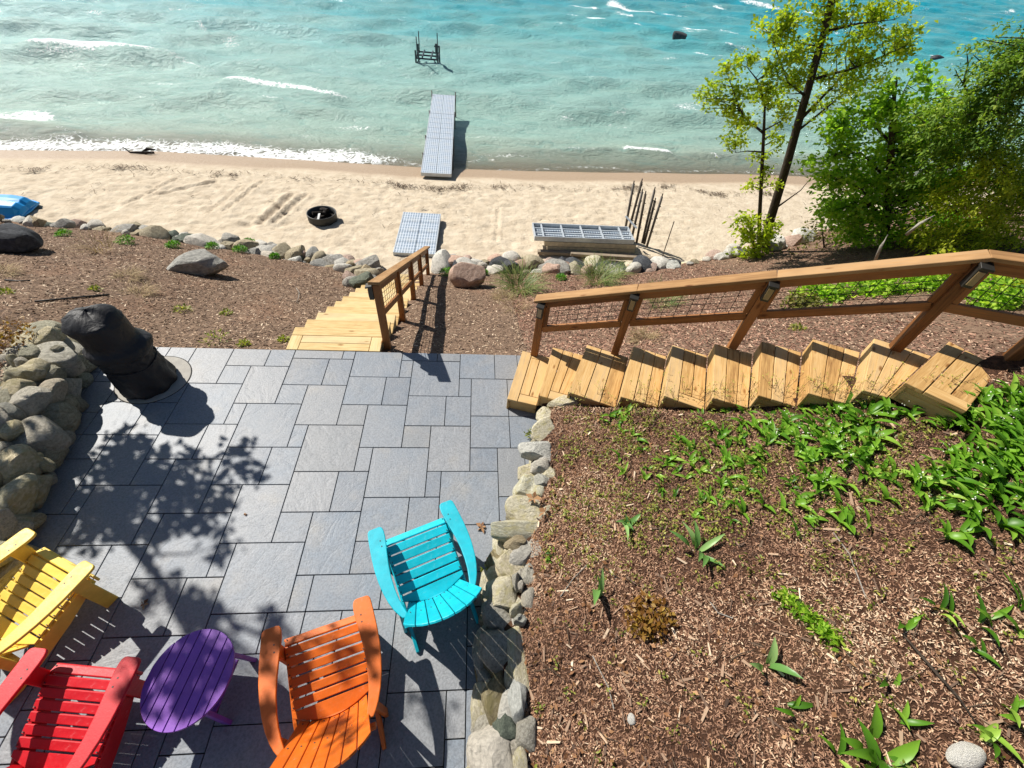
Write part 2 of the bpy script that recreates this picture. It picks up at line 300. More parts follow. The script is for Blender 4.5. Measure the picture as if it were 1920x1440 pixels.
def m_water():
    k = N('lake_water'); g = k.n('NewGeometry'); v = g.outputs['Position']
    dep = k.n('Attribute', attribute_name='depth'); fo = k.n('Attribute', attribute_name='foam')
    mp = k.n('Mapping'); mp.inputs['Rotation'].default_value = (0, 0, .1); mp.inputs['Scale'].default_value = (1, 2.0, 1); k.l(v, mp.inputs[0])
    n1 = k.noise(mp.outputs[0], .75, 7, .66, .9); n2 = k.noise(mp.outputs[0], 3.4, 5, .65, .6)
    patch = k.noise(mp.outputs[0], .16, 4, .55)
    col = k.ramp(dep.outputs['Fac'], [(0, srgb(160, 148, 124)), (.10, srgb(150, 156, 138)), (.22, srgb(142, 170, 158)), (.42, srgb(136, 173, 165)), (.62, srgb(116, 169, 167)), (.82, srgb(62, 158, 166)), (1, srgb(16, 142, 160))])
    col = k.mix(k.ramp(patch, [(.35, (0, 0, 0)), (.7, (.45, .45, .45))]), col, srgb(140, 164, 150))
    col = k.mix(k.ramp(n1, [(.34, (.32, .32, .32)), (.50, (0, 0, 0))]), col, srgb(84, 144, 138))  # wave shading put into the colour: ripple troughs turn darker teal
    h = k.mix(.35, n1, n2)
    nr = k.bump(h, 1.0, .26)
    b1 = k.bsdf(col, .42, nr, .6); b1.inputs['IOR'].default_value = 1.33
    n4 = k.noise(mp.outputs[0], 9.0, 3, .6); nr2 = k.bump(n4, 1.0, .07, nr)
    b2 = k.bsdf(col, .10, nr2, .6); b2.inputs['IOR'].default_value = 1.33
    b = k.n('MixShader'); b.inputs[0].default_value = .38; k.l(b1.outputs[0], b.inputs[1]); k.l(b2.outputs[0], b.inputs[2])
    # foam lace
    fn = k.n('TexVoronoi'); fn.feature = 'DISTANCE_TO_EDGE'; fn.inputs['Scale'].default_value = 3.4
    wv = k.n('VectorMath', operation='ADD'); k.l(v, wv.inputs[0]); nc = k.n('TexNoise'); nc.inputs['Scale'].default_value = 2.2; k.l(v, nc.inputs['Vector']); k.l(nc.outputs['Color'], wv.inputs[1]); k.l(wv.outputs[0], fn.inputs['Vector'])
    lace = k.ramp(fn.outputs['Distance'], [(.0, (1, 1, 1)), (.16, (.45, .45, .45)), (.4, (.1, .1, .1))])
    fn2 = k.noise(v, 5, 6, .7)
    t = k.math('ADD', k.math('MULTIPLY', lace, .45), k.math('MULTIPLY', fn2, .75))
    fm = k.math('SUBTRACT', k.math('ADD', fo.outputs['Fac'], k.math('MULTIPLY', t, 1.3)), 1.34)
    fm = k.ramp(fm, [(.0, (0, 0, 0)), (.3, (.95, .95, .95))])
    foamb = k.bsdf(srgb(238, 240, 238), .8, nr, .2)
    tr = k.n('BsdfTransparent'); tr.inputs[0].default_value = (.92, .95, .9, 1)
    gl = k.n('BsdfGlossy'); gl.inputs['Roughness'].default_value = .12; k.l(nr, gl.inputs['Normal'])
    fr = k.n('Fresnel'); fr.inputs['IOR'].default_value = 1.33; k.l(nr, fr.inputs['Normal'])
    clr = k.n('MixShader'); k.l(fr.outputs[0], clr.inputs[0]); k.l(tr.outputs[0], clr.inputs[1]); k.l(gl.outputs[0], clr.inputs[2])
    al = k.ramp(dep.outputs['Fac'], [(0, (0.1, 0.1, 0.1)), (.04, (.35, .35, .35)), (.16, (1, 1, 1))])
    m1 = k.n('MixShader'); k.l(al, m1.inputs[0]); k.l(clr.outputs[0], m1.inputs[1]); k.l(b.outputs[0], m1.inputs[2])
    m2 = k.n('MixShader'); k.l(fm, m2.inputs[0]); k.l(m1.outputs[0], m2.inputs[1]); k.l(foamb.outputs[0], m2.inputs[2])
    k.done(m2); return k.m
M_WATER = m_water()
# ------------------------------------------------------------------ objects
def tag(o, label=None, cat=None, group=None, kind=None):
    if label: o['label'] = label
    if cat: o['category'] = cat
    if group: o['group'] = group
    if kind: o['kind'] = kind
    return o
def thing(name, label, cat, loc=(0, 0, 0), rz=0, group=None):
    o = bpy.data.objects.new(name, None); COL.objects.link(o); o.empty_display_size = .1
    o.location = loc; o.rotation_euler = (0, 0, rz); return tag(o, label, cat, group)
def wm(o):
    m = Matrix.LocRotScale(o.location, o.rotation_euler.to_quaternion(), o.scale)
    return wm(o.parent)@m if o.parent else m
def link(name, me, mat, parent=None, M=None, label=None):
    """link a mesh; M is its world matrix when given, else coordinates are local to the parent"""
    o = bpy.data.objects.new(name, me); COL.objects.link(o)
    if mat is not None and not me.materials: me.materials.append(mat)
    if parent: o.parent = parent
    if M is not None:
        L = wm(parent).inverted()@M if parent else M
        lo, q, s = L.decompose(); o.location = lo; o.rotation_euler = q.to_euler(); o.scale = s
    if label: o['label'] = label
    return o
ID = Matrix.Identity(4)
class MB:
    def __init__(s): s.v = []; s.f = []
    def add(s, vs, fs):
        b = len(s.v); s.v += [tuple(v) for v in vs]; s.f += [tuple(b+i for i in f) for f in fs]
    def prism(s, bot, top):
        n = len(bot); s.add(list(bot)+list(top), [tuple(reversed(range(n))), tuple(range(n, 2*n))]+[(i, (i+1) % n, n+(i+1) % n, n+i) for i in range(n)])
    def flat(s, poly, z0, z1): s.prism([(x, y, z0) for x, y in poly], [(x, y, z1) for x, y in poly])
    def box(s, c, d):
        x, y, z = c; a, b, h = d[0]/2, d[1]/2, d[2]/2
        s.flat([(x-a, y-b), (x+a, y-b), (x+a, y+b), (x-a, y+b)], z-h, z+h)
    def tube(s, pts, radii, n=8, cap=True):
        pts = [Vector(p) for p in pts]
        if not hasattr(radii, '__len__'): radii = [radii]*len(pts)
        ref = Vector((0, 0, 1)); rings = []
        for i, p in enumerate(pts):
            d = (pts[min(i+1, len(pts)-1)]-pts[max(i-1, 0)]); d = d.normalized() if d.length > 1e-9 else Vector((0, 0, 1))
            a = d.cross(ref if abs(d.z) < .95 else Vector((1, 0, 0))).normalized(); b = d.cross(a)
            rings.append([p+(a*math.cos(t)+b*math.sin(t))*radii[i] for t in [2*math.pi*k/n for k in range(n)]])
        base = len(s.v)
        for r in rings: s.v += [tuple(q) for q in r]
        for i in range(len(rings)-1):
            for k in range(n): s.f.append((base+i*n+k, base+i*n+(k+1) % n, base+(i+1)*n+(k+1) % n, base+(i+1)*n+k))
        if cap: s.f.append(tuple(base+k for k in range(n))[::-1]); s.f.append(tuple(base+(len(rings)-1)*n+k for k in range(n)))
    def mesh(s, name, smooth=False, bevel=0, seg=1):
        me = bpy.data.meshes.new(name); me.from_pydata(s.v, [], s.f)
        bm = bmesh.new(); bm.from_mesh(me); bmesh.ops.recalc_face_normals(bm, faces=bm.faces)
        if bevel:
            bmesh.ops.bevel(bm, geom=[e for e in bm.edges if e.calc_face_angle(0) > .5], offset=bevel, segments=seg, profile=.5, affect='EDGES')
        bm.to_mesh(me); bm.free()
        if smooth: me.polygons.foreach_set('use_smooth', [True]*len(me.polygons))
        return me
    def build(s, name, mat, parent=None, M=None, smooth=False, bevel=0, label=None, seg=1):
        return link(name, s.mesh(name, smooth, bevel, seg), mat, parent, M, label)
_bc = {}
def boxmesh(l, w, t, bev=.004):
    key = (round(l, 3), round(w, 3), round(t, 3), bev)
    if key not in _bc:
        m = MB(); m.box((0, 0, 0), (l, w, t)); _bc[key] = m.mesh('board', bevel=bev)
    return _bc[key]
def board(name, mat, parent, p0, p1, w, t, up=(0, 0, 1), bev=.004, label=None):
    """straight board from p0 to p1 (world), w across, t along up"""
    p0 = Vector(p0); p1 = Vector(p1); x = (p1-p0); l = x.length; x.normalize(); up = Vector(up)
    y = up.cross(x).normalized(); z = x.cross(y)
    M = Matrix((x.to_4d(), y.to_4d(), z.to_4d(), ((p0+p1)/2).to_4d())).transposed(); M[3][0] = M[3][1] = M[3][2] = 0; M[3][3] = 1
    me = boxmesh(l, w, t, bev)
    if not me.materials: me.materials.append(mat)
    elif me.materials[0] != mat:
        me = me.copy(); me.materials.clear(); me.materials.append(mat)
    return link(name, me, mat, parent, M, label)
def slab(name, mat, parent, quad, z1, t, bev=.004, axis=None):
    """four plan corners (world xy), grain along corner 0-1; top at z1"""
    q = [Vector((a[0], a[1], 0)) for a in quad]; c = sum(q, Vector())/4
    ax = (q[1]-q[0]).normalized(); M = Matrix.Translation(Vector((c.x, c.y, z1-t/2)))@Matrix.Rotation(math.atan2(ax.y, ax.x), 4, 'Z')
    Mi = M.inverted(); loc = [Mi@Vector((a.x, a.y, z1-t/2)) for a in q]
    m = MB(); m.flat([(a.x, a.y) for a in loc], -t/2, t/2)
    return link(name, m.mesh(name, bevel=bev), mat, parent, M)
def np_mesh(name, co, quads, rnd=None, smooth=False, tris=False, attrs=None):
    me = bpy.data.meshes.new(name); n = quads.shape[1]
    me.vertices.add(len(co)); me.vertices.foreach_set('co', np.ascontiguousarray(co, np.float32).ravel())
    me.loops.add(quads.size); me.loops.foreach_set('vertex_index', np.ascontiguousarray(quads, np.int32).ravel())
    me.polygons.add(len(quads)); me.polygons.foreach_set('loop_start', np.arange(0, quads.size, n, dtype=np.int32))
    me.polygons.foreach_set('loop_total', np.full(len(quads), n, np.int32))
    if smooth: me.polygons.foreach_set('use_smooth', np.ones(len(quads), bool))
    if rnd is not None:
        a = me.attributes.new('rnd', 'FLOAT', 'FACE'); a.data.foreach_set('value', np.ascontiguousarray(rnd, np.float32))
    for k, v in (attrs or {}).items():
        a = me.attributes.new(k, 'FLOAT', 'POINT'); a.data.foreach_set('value', np.ascontiguousarray(v, np.float32))
    me.update(calc_edges=True); me.validate(); return me
def grid(name, X, Y, Z, mat, attrs=None, parent=None):
    ny, nx = X.shape; i = np.arange(ny*nx).reshape(ny, nx)
    q = np.stack([i[:-1, :-1].ravel(), i[:-1, 1:].ravel(), i[1:, 1:].ravel(), i[1:, :-1].ravel()], 1)
    co = np.stack([X.ravel(), Y.ravel(), Z.ravel()], 1)
    a = {k: v.ravel() for k, v in (attrs or {}).items()}
    return link(name, np_mesh(name, co, q, smooth=True, attrs=a), mat, parent)
def leaves(pos, length, width, rs, up=.6, droop=.15, dirs=None, fold=.15, flat=1.1):
    """leaf blades: 6 verts, 2 quads each; returns co, quads, rnd"""
    n = len(pos); pos = np.asarray(pos, float)
    if dirs is None:
        d = rs.normal(size=(n, 3)); d[:, 2] = d[:, 2]*.5+up*rs.rand(n)
    else: d = np.array(dirs, float)
    d /= np.linalg.norm(d, axis=1)[:, None]+1e-9
    r = rs.normal(size=(n, 3)); r[:, 2] += flat*1.6; s = np.cross(d, r); s /= np.linalg.norm(s, axis=1)[:, None]+1e-9
    nn = np.cross(s, d); L = (np.broadcast_to(length, n)*(.7+.6*rs.rand(n)))[:, None]; W = (np.broadcast_to(width, n)*(.7+.6*rs.rand(n)))[:, None]
    b = pos; t = pos+d*L; t[:, 2] -= droop*L[:, 0]; m = pos+d*L*.5
    co = np.stack([b, m+s*W/2+nn*W*fold, t, m-s*W/2+nn*W*fold], 1).reshape(-1, 3)
    i = np.arange(n)*4
    return co, np.stack([i, i+1, i+2, i+3], 1), rs.rand(n)
def leaf_obj(name, mat, parent, chunks, M=None, **kw):
    co = np.concatenate([c[0] for c in chunks]); off = 0; q = []
    for c in chunks: q.append(c[1]+off); off += len(c[0])
    r = np.concatenate([c[2] for c in chunks])
    return link(name, np_mesh(name, co, np.concatenate(q), r, **kw), mat, parent, M)
def blades(pos, length, width, rs, lean=.5, seg=3, az=None, curve=.5, w0=.5):
    """upright strap leaves with seg quads; arrays broadcast over plants"""
    pos = np.asarray(pos, float); n = len(pos); a = rs.rand(n)*6.283 if az is None else np.asarray(az)
    L = np.broadcast_to(length, n)*(.75+.5*rs.rand(n)); W = np.broadcast_to(width, n)*(.75+.5*rs.rand(n)); ln = np.broadcast_to(lean, n)*(.5+rs.rand(n))
    h = np.stack([np.cos(a), np.sin(a), np.zeros(n)], 1); s = np.stack([-np.sin(a), np.cos(a), np.zeros(n)], 1)
    rows = []; nc = 3 if seg >= 5 else 2; tw = rs.normal(size=n)*.25
    for j in range(seg+1):
        t = j/seg; th = ln+curve*t*1.2; hor = L*t*np.sin(th); ver = L*t*np.cos(th)
        w = W*max(.05, math.sin(math.pi*min(1, (t*.97+.03)**.85))**.75*(1-w0*.2)+w0*.25*(1-t))
        c = pos+h*hor[:, None]+s*(tw*L*t*t)[:, None]; c[:, 2] += ver
        if nc == 3:
            nv = -h*np.cos(th)[:, None]; nv[:, 2] = np.sin(th); f = (w*.22)[:, None]*nv
            rows.append(np.stack([c-s*w[:, None]/2+f, c, c+s*w[:, None]/2+f], 1))
        else: rows.append(np.stack([c-s*w[:, None]/2, c+s*w[:, None]/2], 1))
    co = np.stack(rows, 1).reshape(n, -1, 3); k = co.shape[1]; q = []
    base = (np.arange(n)*k)[:, None]
    for j in range(seg):
        for e in range(nc-1): q.append(base+np.array([nc*j+e, nc*j+e+1, nc*(j+1)+e+1, nc*(j+1)+e])[None])
    q = np.stack(q, 1).reshape(-1, 4); r = np.repeat(rs.rand(n), seg*(nc-1))
    return co.reshape(-1, 3), q, r
def chips(pos, nrm, rs, length, width, tilt=.35, skew=0.0):
    n = len(pos); nz = np.asarray(nrm, float)+rs.normal(size=(n, 3))*tilt; nz /= np.linalg.norm(nz, axis=1)[:, None]
    r = rs.normal(size=(n, 3)); d = np.cross(nz, r); d /= np.linalg.norm(d, axis=1)[:, None]; s = np.cross(nz, d)
    L = (length*(.4+1.0*rs.rand(n)))[:, None]/2; W = (width*(.5+rs.rand(n)))[:, None]/2
    p = pos+nz*.004
    co = np.stack([p-d*L-s*W, p+d*L-s*W*.7, p+d*L*1.1+s*W*.6, p-d*L*.9+s*W], 1).reshape(-1, 3); i = np.arange(n)*4
    return co, np.stack([i, i+1, i+2, i+3], 1), rs.rand(n)
_rk = {}
def rockmesh(seed, sub=3, ang=.0, rough=.22):
    key = (seed, sub, ang, rough)
    if key in _rk: return _rk[key]
    bm = bmesh.new(); bmesh.ops.create_icosphere(bm, subdivisions=sub, radius=1); rs = np.random.RandomState(seed)
    cuts = [(Vector(rs.normal(size=3)).normalized(), .60+.28*rs.rand()) for _ in range(int(11*ang)+3 if ang > 0 else 0)]
    fr = [(rs.normal(size=3)*1.4, rs.rand()*6) for _ in range(5)]+[(rs.normal(size=3)*3.4, rs.rand()*6) for _ in range(5)]
    for v in bm.verts:
        p = v.co.copy()
        k = 1+rough*sum(math.sin(f @ np.array(p)+ph)*(.35 if i < 5 else .13) for i, (f, ph) in enumerate(fr))
        p = p*k
        for nrm, d in cuts:
            e = p.dot(nrm)-d
            if e > 0: p = p-nrm*e*(.62+.36*ang)
        v.co = p
    me = bpy.data.meshes.new('rock'); bm.to_mesh(me); bm.free()
    me.polygons.foreach_set('use_smooth', [True]*len(me.polygons)); me.set_sharp_from_angle(angle=rad(26)); _rk[key] = me; return me
def rock(name, mat, parent, c, size, rz=0, seed=0, sub=3, ang=.4, tilt=(0, 0), rough=.25, label=None):
    me0 = rockmesh(seed % 12, sub, ang, rough); key = (me0.name, mat.name)
    if key not in _rk:
        me = me0.copy(); me.materials.append(mat); _rk[key] = me
    M = Matrix.Translation(Vector(c))@Euler((tilt[0], tilt[1], rz)).to_matrix().to_4x4()@Matrix.Diagonal((*[s/2*1.12 for s in size], 1))
    return link(name, _rk[key], mat, parent, M, label)

# ------------------------------------------------------------------ terrain
WATER_Z = -3.45
def shore_shift(x): return np.interp(x, [-40, -17, -12, -2, 2.4, 12, 30, 80], [-2.5, -.7, 0, 0, .25, 1.3, 2.6, 4])
BY = [-50, 9.5, 10.4, 12, 15, 16.6, 17.6, 18.4, 19.4, 21, 25, 32, 60, 200, 9000]
BZ = [-2.72, -2.72, -2.76, -2.86, -2.95, -3.05, -3.24, -3.44, -3.6, -3.8, -4.2, -4.6, -7, -12, -40]
def beach_z(x, y): return np.interp(np.asarray(y)-shore_shift(x), BY, BZ)
# far edge of the right-hand stair, as the terrain meets it
SF = [(.67, 4.23), (1.04, 4.11), (1.43, 3.97), (1.92, 3.76), (2.29, 3.60), (2.65, 3.43), (3.03, 3.28), (3.40, 3.12), (3.81, 2.94), (4.25, 2.71), (4.48, 2.38)]
SN = [(.43, 3.39), (.78, 3.29), (1.08, 3.19), (1.59, 2.97), (1.97, 2.83), (2.34, 2.65), (2.66, 2.53), (2.97, 2.40), (3.28, 2.28), (3.46, 2.20), (3.78, 1.91)]
RISE = .19
def y_bot(x): return np.interp(x, [-30, -14, -9, -5.5, -2.2, -.5, 3, 7.5, 12, 30], [12, 11.5, 11.05, 10.35, 9.85, 10.25, 10.3, 10.7, 12, 14])
def y_top(x): return np.interp(x, [.55, .67, 1.43, 2.65, 3.81, 4.5, 6, 40], [4.33, 4.3, 3.98, 3.42, 2.93, 2.5, 2.0, 1.0])
def z_top(x): return np.interp(x, [-30, -6.2, -4.7, .6, 2.3, 4.4, 6.5, 12, 40], [.65, .32, -.05, -.06, .55, 1.42, 2.1, 2.4, 2.4])
def z_bot(x): return np.interp(x, [-14, -5, -2.2, 0, 4, 8, 12, 20, 40], [-2.45, -2.52, -2.68, -2.66, -2.66, -2.0, -1.2, -.6, -.6])
def hill_z(x, y):
    x = np.asarray(x, float); y = np.asarray(y, float); yt = y_top(x); zt = z_top(x); zb = z_bot(x); yb = y_bot(x); s = np.clip((y-yt)/(yb-yt), 0, 1.1)
    z = zt+(zb-zt)*s
    und = fbm(x*.9, y*.9, 3)*.14+fbm(x*4, y*4, 5)*.035
    return z+und*np.clip((y-yt)*1.5, 0, 1)
XW = [(-4, .40), (0, .42), (.9, .47), (1.3, .57), (1.8, .67), (2.4, .82), (3.1, .97), (3.4, 1.05)]
def bed_z(x, y):
    xw = np.interp(y, [a for a, b in XW], [b for a, b in XW]); d = np.asarray(x)-xw
    z = .40+.44*np.clip(d, -.2, 4.2)-.05*np.clip(d-2.6, 0, 3)
    return z+fbm(np.asarray(x)*1.3, np.asarray(y)*1.3, 11)*.12+fbm(np.asarray(x)*6, np.asarray(y)*6, 12)*.03

# beach and lake bed, one sheet to the horizon
xs = np.concatenate([[-6000, -1500, -400, -120, -60, -40, -28], np.arange(-20, 13.9, .07), [16, 20, 26, 34, 60, 120, 400, 1500, 6000]])
ys = np.concatenate([[-3000, -300, -60, -10, 4, 8.5], np.arange(9.2, 18.6, .07), [19, 19.5, 20, 21, 23, 25, 28, 32, 40, 60, 120, 400, 2000, 8000]])
X, Y = np.meshgrid(xs, ys); Z = beach_z(X, Y)
yy = Y-shore_shift(X)
dry = np.clip((16.3-yy)/.6, 0, 1)*np.clip((X+22)/2, 0, 1)*np.clip((15-X)/2, 0, 1)*np.clip((Y-9)/1, 0, 1)
lump = np.abs(fbm(X*2.2, Y*3.0, 21, 3))*.24+np.maximum(0, fbm(X*3.6, Y*4.6, 24, 2)-.03)*-.42+fbm(X*9, Y*9, 27, 2)*.07
calm = np.clip((X-6.5)/2, 0, 1)
Z = Z+(lump-.03)*.46*dry*(1-.75*calm)
def groove(p0, p1, w, d):
    global Z
    ax, ay = p0; bx, by = p1; L2 = (bx-ax)**2+(by-ay)**2; t = np.clip(((X-ax)*(bx-ax)+(Y-ay)*(by-ay))/L2, 0, 1)
    r = np.hypot(X-ax-t*(bx-ax), Y-ay-t*(by-ay)); Z = Z-d*np.exp(-(r/w)**2)+d*.6*np.exp(-((r-1.9*w)/(w*.8))**2)
for a, b, w, d in [((490, 418), (545, 368), .10, .09), ((515, 418), (575, 365), .07, .05), ((420, 395), (490, 340), .06, .05), ((300, 362), (400, 340), .08, .05), ((230, 385), (330, 335), .06, .04), ((930, 455), (935, 390), .05, .04), ((390, 400), (450, 350), .05, .04)]:
    p, q = at(*a, -2.9), at(*b, -2.95); groove((p.x, p.y), (q.x, q.y), w, d)
pf = at(465, 418, -2.85); Z = Z-.12*np.exp(-(((X-pf.x)/.3)**2+((Y-pf.y)/.22)**2))
Z = np.where((Y < 8.6), np.minimum(Z, -4.0), Z)
wl = fbm(X*.35, Y*.1, 31, 3)*.9
wet = np.clip((yy-16.45-wl)/.5, 0, 1); deb = np.exp(-((yy-15.9-fbm(X*.5, Y*.2, 33)*1.6)/.7)**2)+.35*np.exp(-((yy-14.4)/1.2)**2)
beach = tag(grid('beach', X, Y, Z, M_SAND, {'wet': wet, 'debris': deb}), kind='structure')

# mulch hillside down to the beach
u = np.concatenate([[-60, -40, -26], np.arange(-16, 15.1, .16), [18, 24, 34, 60]]); w_ = np.linspace(0, 1, 60)
X, V = np.meshgrid(u, w_); YT = y_top(X); Y = YT+(y_bot(X)+.1+fbm(X*1.1, X*.1, 41, 3)*.5-YT)*V; Z = hill_z(X, Y)
Z = np.where(V > .985, Z-.35, Z)
hill = tag(grid('hillside', X, Y, Z, M_MULCH), kind='structure')
# bank behind the boulder wall and behind the viewpoint
u = np.linspace(0, 1, 60); v_ = np.linspace(-7, 4.6, 60)
U, Y = np.meshgrid(u, v_); xe = np.interp(Y, [-7, .2, 1.7, 2.4, 3.3, 4.2, 4.6], [-3.6, -3.75, -4.15, -4.4, -4.7, -5.3, -5.6]); X = xe-U*20
Z = .36+.03*(xe-X)+fbm(X, Y, 44)*.1; Z = np.where(U < .005, -.1, Z)
tag(grid('bank', X, Y, Z, M_MULCH), kind='structure')
# garden bed right of the patio
u = np.linspace(0, 1, 150); v_ = np.linspace(0, 1, 170)
U, V = np.meshgrid(u, v_); X = U
for _ in range(6):
    yend = np.where(X < 3.8, np.interp(X, [p[0] for p in SN], [p[1] for p in SN])+.4, np.interp(X, [3.8, 4.5, 5.5, 12], [2.3, 2.5, 2.2, 1.9])); Y = -3.5+(yend+3.5)*V
    X = np.interp(Y, [a for a, b in XW], [b for a, b in XW])-.2+U**1.15*8.5
sn = np.interp(X, [p[0] for p in SN], [p[1] for p in SN]); over = np.where(X < 3.9, Y-(sn+.12), -1)
Z = bed_z(X, Y); Z = np.where(U < .005, -.1, Z)
zs = np.interp(X, [p[0] for p in SN[:10]], [RISE*k for k in range(10)])
Z = np.where(over > -.25, np.minimum(Z, zs-.03+.02*np.sin(X*9)), Z)
Z = np.where(over > .0, np.minimum(Z, zs-.15), Z)
bed = tag(grid('garden_bed', X, Y, Z, M_BEDSOIL), kind='structure')
def bed_h(x, y):
    z = bed_z(x, y); sn = np.interp(x, [p[0] for p in SN], [p[1] for p in SN]); over = np.where(np.asarray(x) < 3.9, np.asarray(y)-(sn+.12), -1); zs = np.interp(x, [p[0] for p in SN[:10]], [RISE*k for k in range(10)])
    return np.where(over > -.25, np.minimum(z, zs-.03), z)

# ------------------------------------------------------------------ lake
xs = np.concatenate([[-6000, -1500, -500, -200, -110, -75], np.arange(-52, 40, .28), np.arange(40, 150, .6), [160, 180, 220, 400, 1200, 6000]])
ys = [16.4]
while ys[-1] < 150: ys.append(ys[-1]+.11+.0062*(ys[-1]-16))
ys = np.array(ys+[ 170, 240, 400, 900, 2500, 8000])
X, Y = np.meshgrid(xs, ys); yy = Y-shore_shift(X)
warp = fbm(X*.06, Y*.06, 51, 3)*7
sw = np.clip((yy-18.6)/6, 0, 1)*np.clip((170-Y)/60, 0, 1)
ph = (yy*1.0+.13*X+warp)
w1 = np.sin(ph*2*math.pi/5.2); w1 = (np.abs((w1+1)/2)**3.0)*2-.8
amp1 = .25*(.35+1.0*np.clip(fbm(X*.11, Y*.2, 55, 3)*2.2+.5, 0, 1))
w2 = np.sin((yy*.9-.35*X+warp*.7)*2*math.pi/2.3); w3 = fbm(X*.9, Y*1.7, 57, 4)
Z = WATER_Z+sw*(amp1*w1+  .05*w2+.22*w3)+(1-sw)*(.02*w3)
bz = beach_z(X, Y)
depth = np.clip((WATER_Z-bz), 0, 9)
Z = np.where(depth > 0, Z, WATER_Z+.0)
swash = .10*np.exp(-((yy-18.15)/.5)**2)
dn = np.interp(depth, [0, .12, .35, .8, 1.3, 2.5, 4], [0, .06, .16, .34, .55, .8, 1.0])
foam = np.zeros_like(X)
def breaker(p0, p1, width, k=1.0, sag=0.0, h=.1):
    global foam, Z
    a, b = at(*p0, WATER_Z), at(*p1, WATER_Z); dx, dy = b.x-a.x, b.y-a.y; L = math.hypot(dx, dy)
    t = ((X-a.x)*dx+(Y-a.y)*dy)/L**2; off = ((X-a.x)*-dy+(Y-a.y)*dx)/L
    off = off+sag*np.sin(np.clip(t, 0, 1)*math.pi)+fbm(X*.35, Y*.35, 61, 3)*width*1.6
    e = np.clip(np.minimum(t, 1-t)*7+.05, 0, 1)*(t > -.02)*(t < 1.02)
    prof = np.where(off < 0, np.exp(-(off/(width*.45))**2), np.exp(-(off/(width*1.3))**2))
    foam = np.maximum(foam, k*e*prof); Z = Z+h*e*np.exp(-(off/(width*1.6))**2)
for a in [((40, 98), (318, 108), .95, 1.0, 0, .16), ((300, 108), (420, 140), .3, .5, 0, .18), ((400, 145), (655, 182), .6, .8, .1, .24), ((-20, 232), (110, 218), 1.0, .9, 0, .08), ((360, 42), (440, 74), .4, .5, 0, .1),
          ((1130, 8), (1235, 25), .9, 1.0, 0, .14), ((1240, 25), (1270, 28), .5, .8, 0, .12), ((1040, 25), (1215, 48), .8, .95, 0, .12), ((1150, 27), (1190, 34), .5, .8, 0, .1), ((1060, 14), (1125, 24), .6, .85, 0, .1),
          ((1270, 52), (1330, 64), .8, 1.0, 0, .1), ((1310, 80), (1375, 92), .7, 1.0, 0, .12), ((1340, 60), (1385, 70), .6, .9, 0, .1), ((1295, 95), (1370, 108), .5, .8, 0, .1), ((1380, 5), (1480, 20), .9, .9, 0, .1), ((1500, 20), (1600, 38), .9, .9, 0, .1),
          ((1410, 55), (1440, 62), .6, .9, 0, .1), ((1335, 12), (1368, 18), .6, .9, 0, .1), ((1590, 45), (1680, 60), .7, .7, 0, .1), ((1735, 100), (1805, 120), .8, .9, 0, .1), ((1890, 20), (1915, 28), .8, .9, 0, .1), ((1850, 2), (1870, 6), .8, .9, 0, .1),
          ((1160, 283), (1265, 291), .28, .95, 0, .16), ((930, 285), (1160, 284), .2, .28, 0, .12), ((1265, 291), (1420, 296), .2, .3, 0, .1), ((100, 246), (155, 262), .25, .45, 0, .14), ((1325, 292), (1350, 300), .15, .8, 0, .05), ((490, 195), (540, 200), .3, .6, 0, .08)]: breaker(*a)
# swash lace at the water's edge
edge = 18.25+fbm(X*.22, X*.05, 71, 3)*1.8
k = np.interp(X, [-22, -15, -12, -6.5, -4.6, -3, 2, 20], [.86, .82, .76, .84, .78, .45, .4, .4])
foam = np.maximum(foam, k*np.exp(-((yy-edge-.5)/np.interp(X, [-20, -12, -8, -5, -2, 20], [.8, .8, 1.0, 1.05, .3, .25]))**2))
for b0 in (19.9, 21.6): foam = np.maximum(foam, .42*np.exp(-((yy-b0-fbm(X*.2, X*.06, 73, 3)*1.5)/.25)**2)*np.clip(fbm(X*.3, Y*.3, 75)*4, 0, 1))
foam = np.maximum(foam, np.clip(fbm(X*.4, Y*.9, 77)*3.6-.45, 0, .66)*(yy > 19)*np.interp(X, [-30, -5, 8, 25], [1, .75, .75, 1]))
# the water sheet stops at the edge of the swash
Z = np.where(yy < edge-.15, np.minimum(Z, bz-.06), Z)
foam = np.where(yy < edge-.1, 0, foam)
lake = tag(grid('lake', X, Y, Z, M_WATER, {'depth': dn, 'foam': foam}), kind='structure')
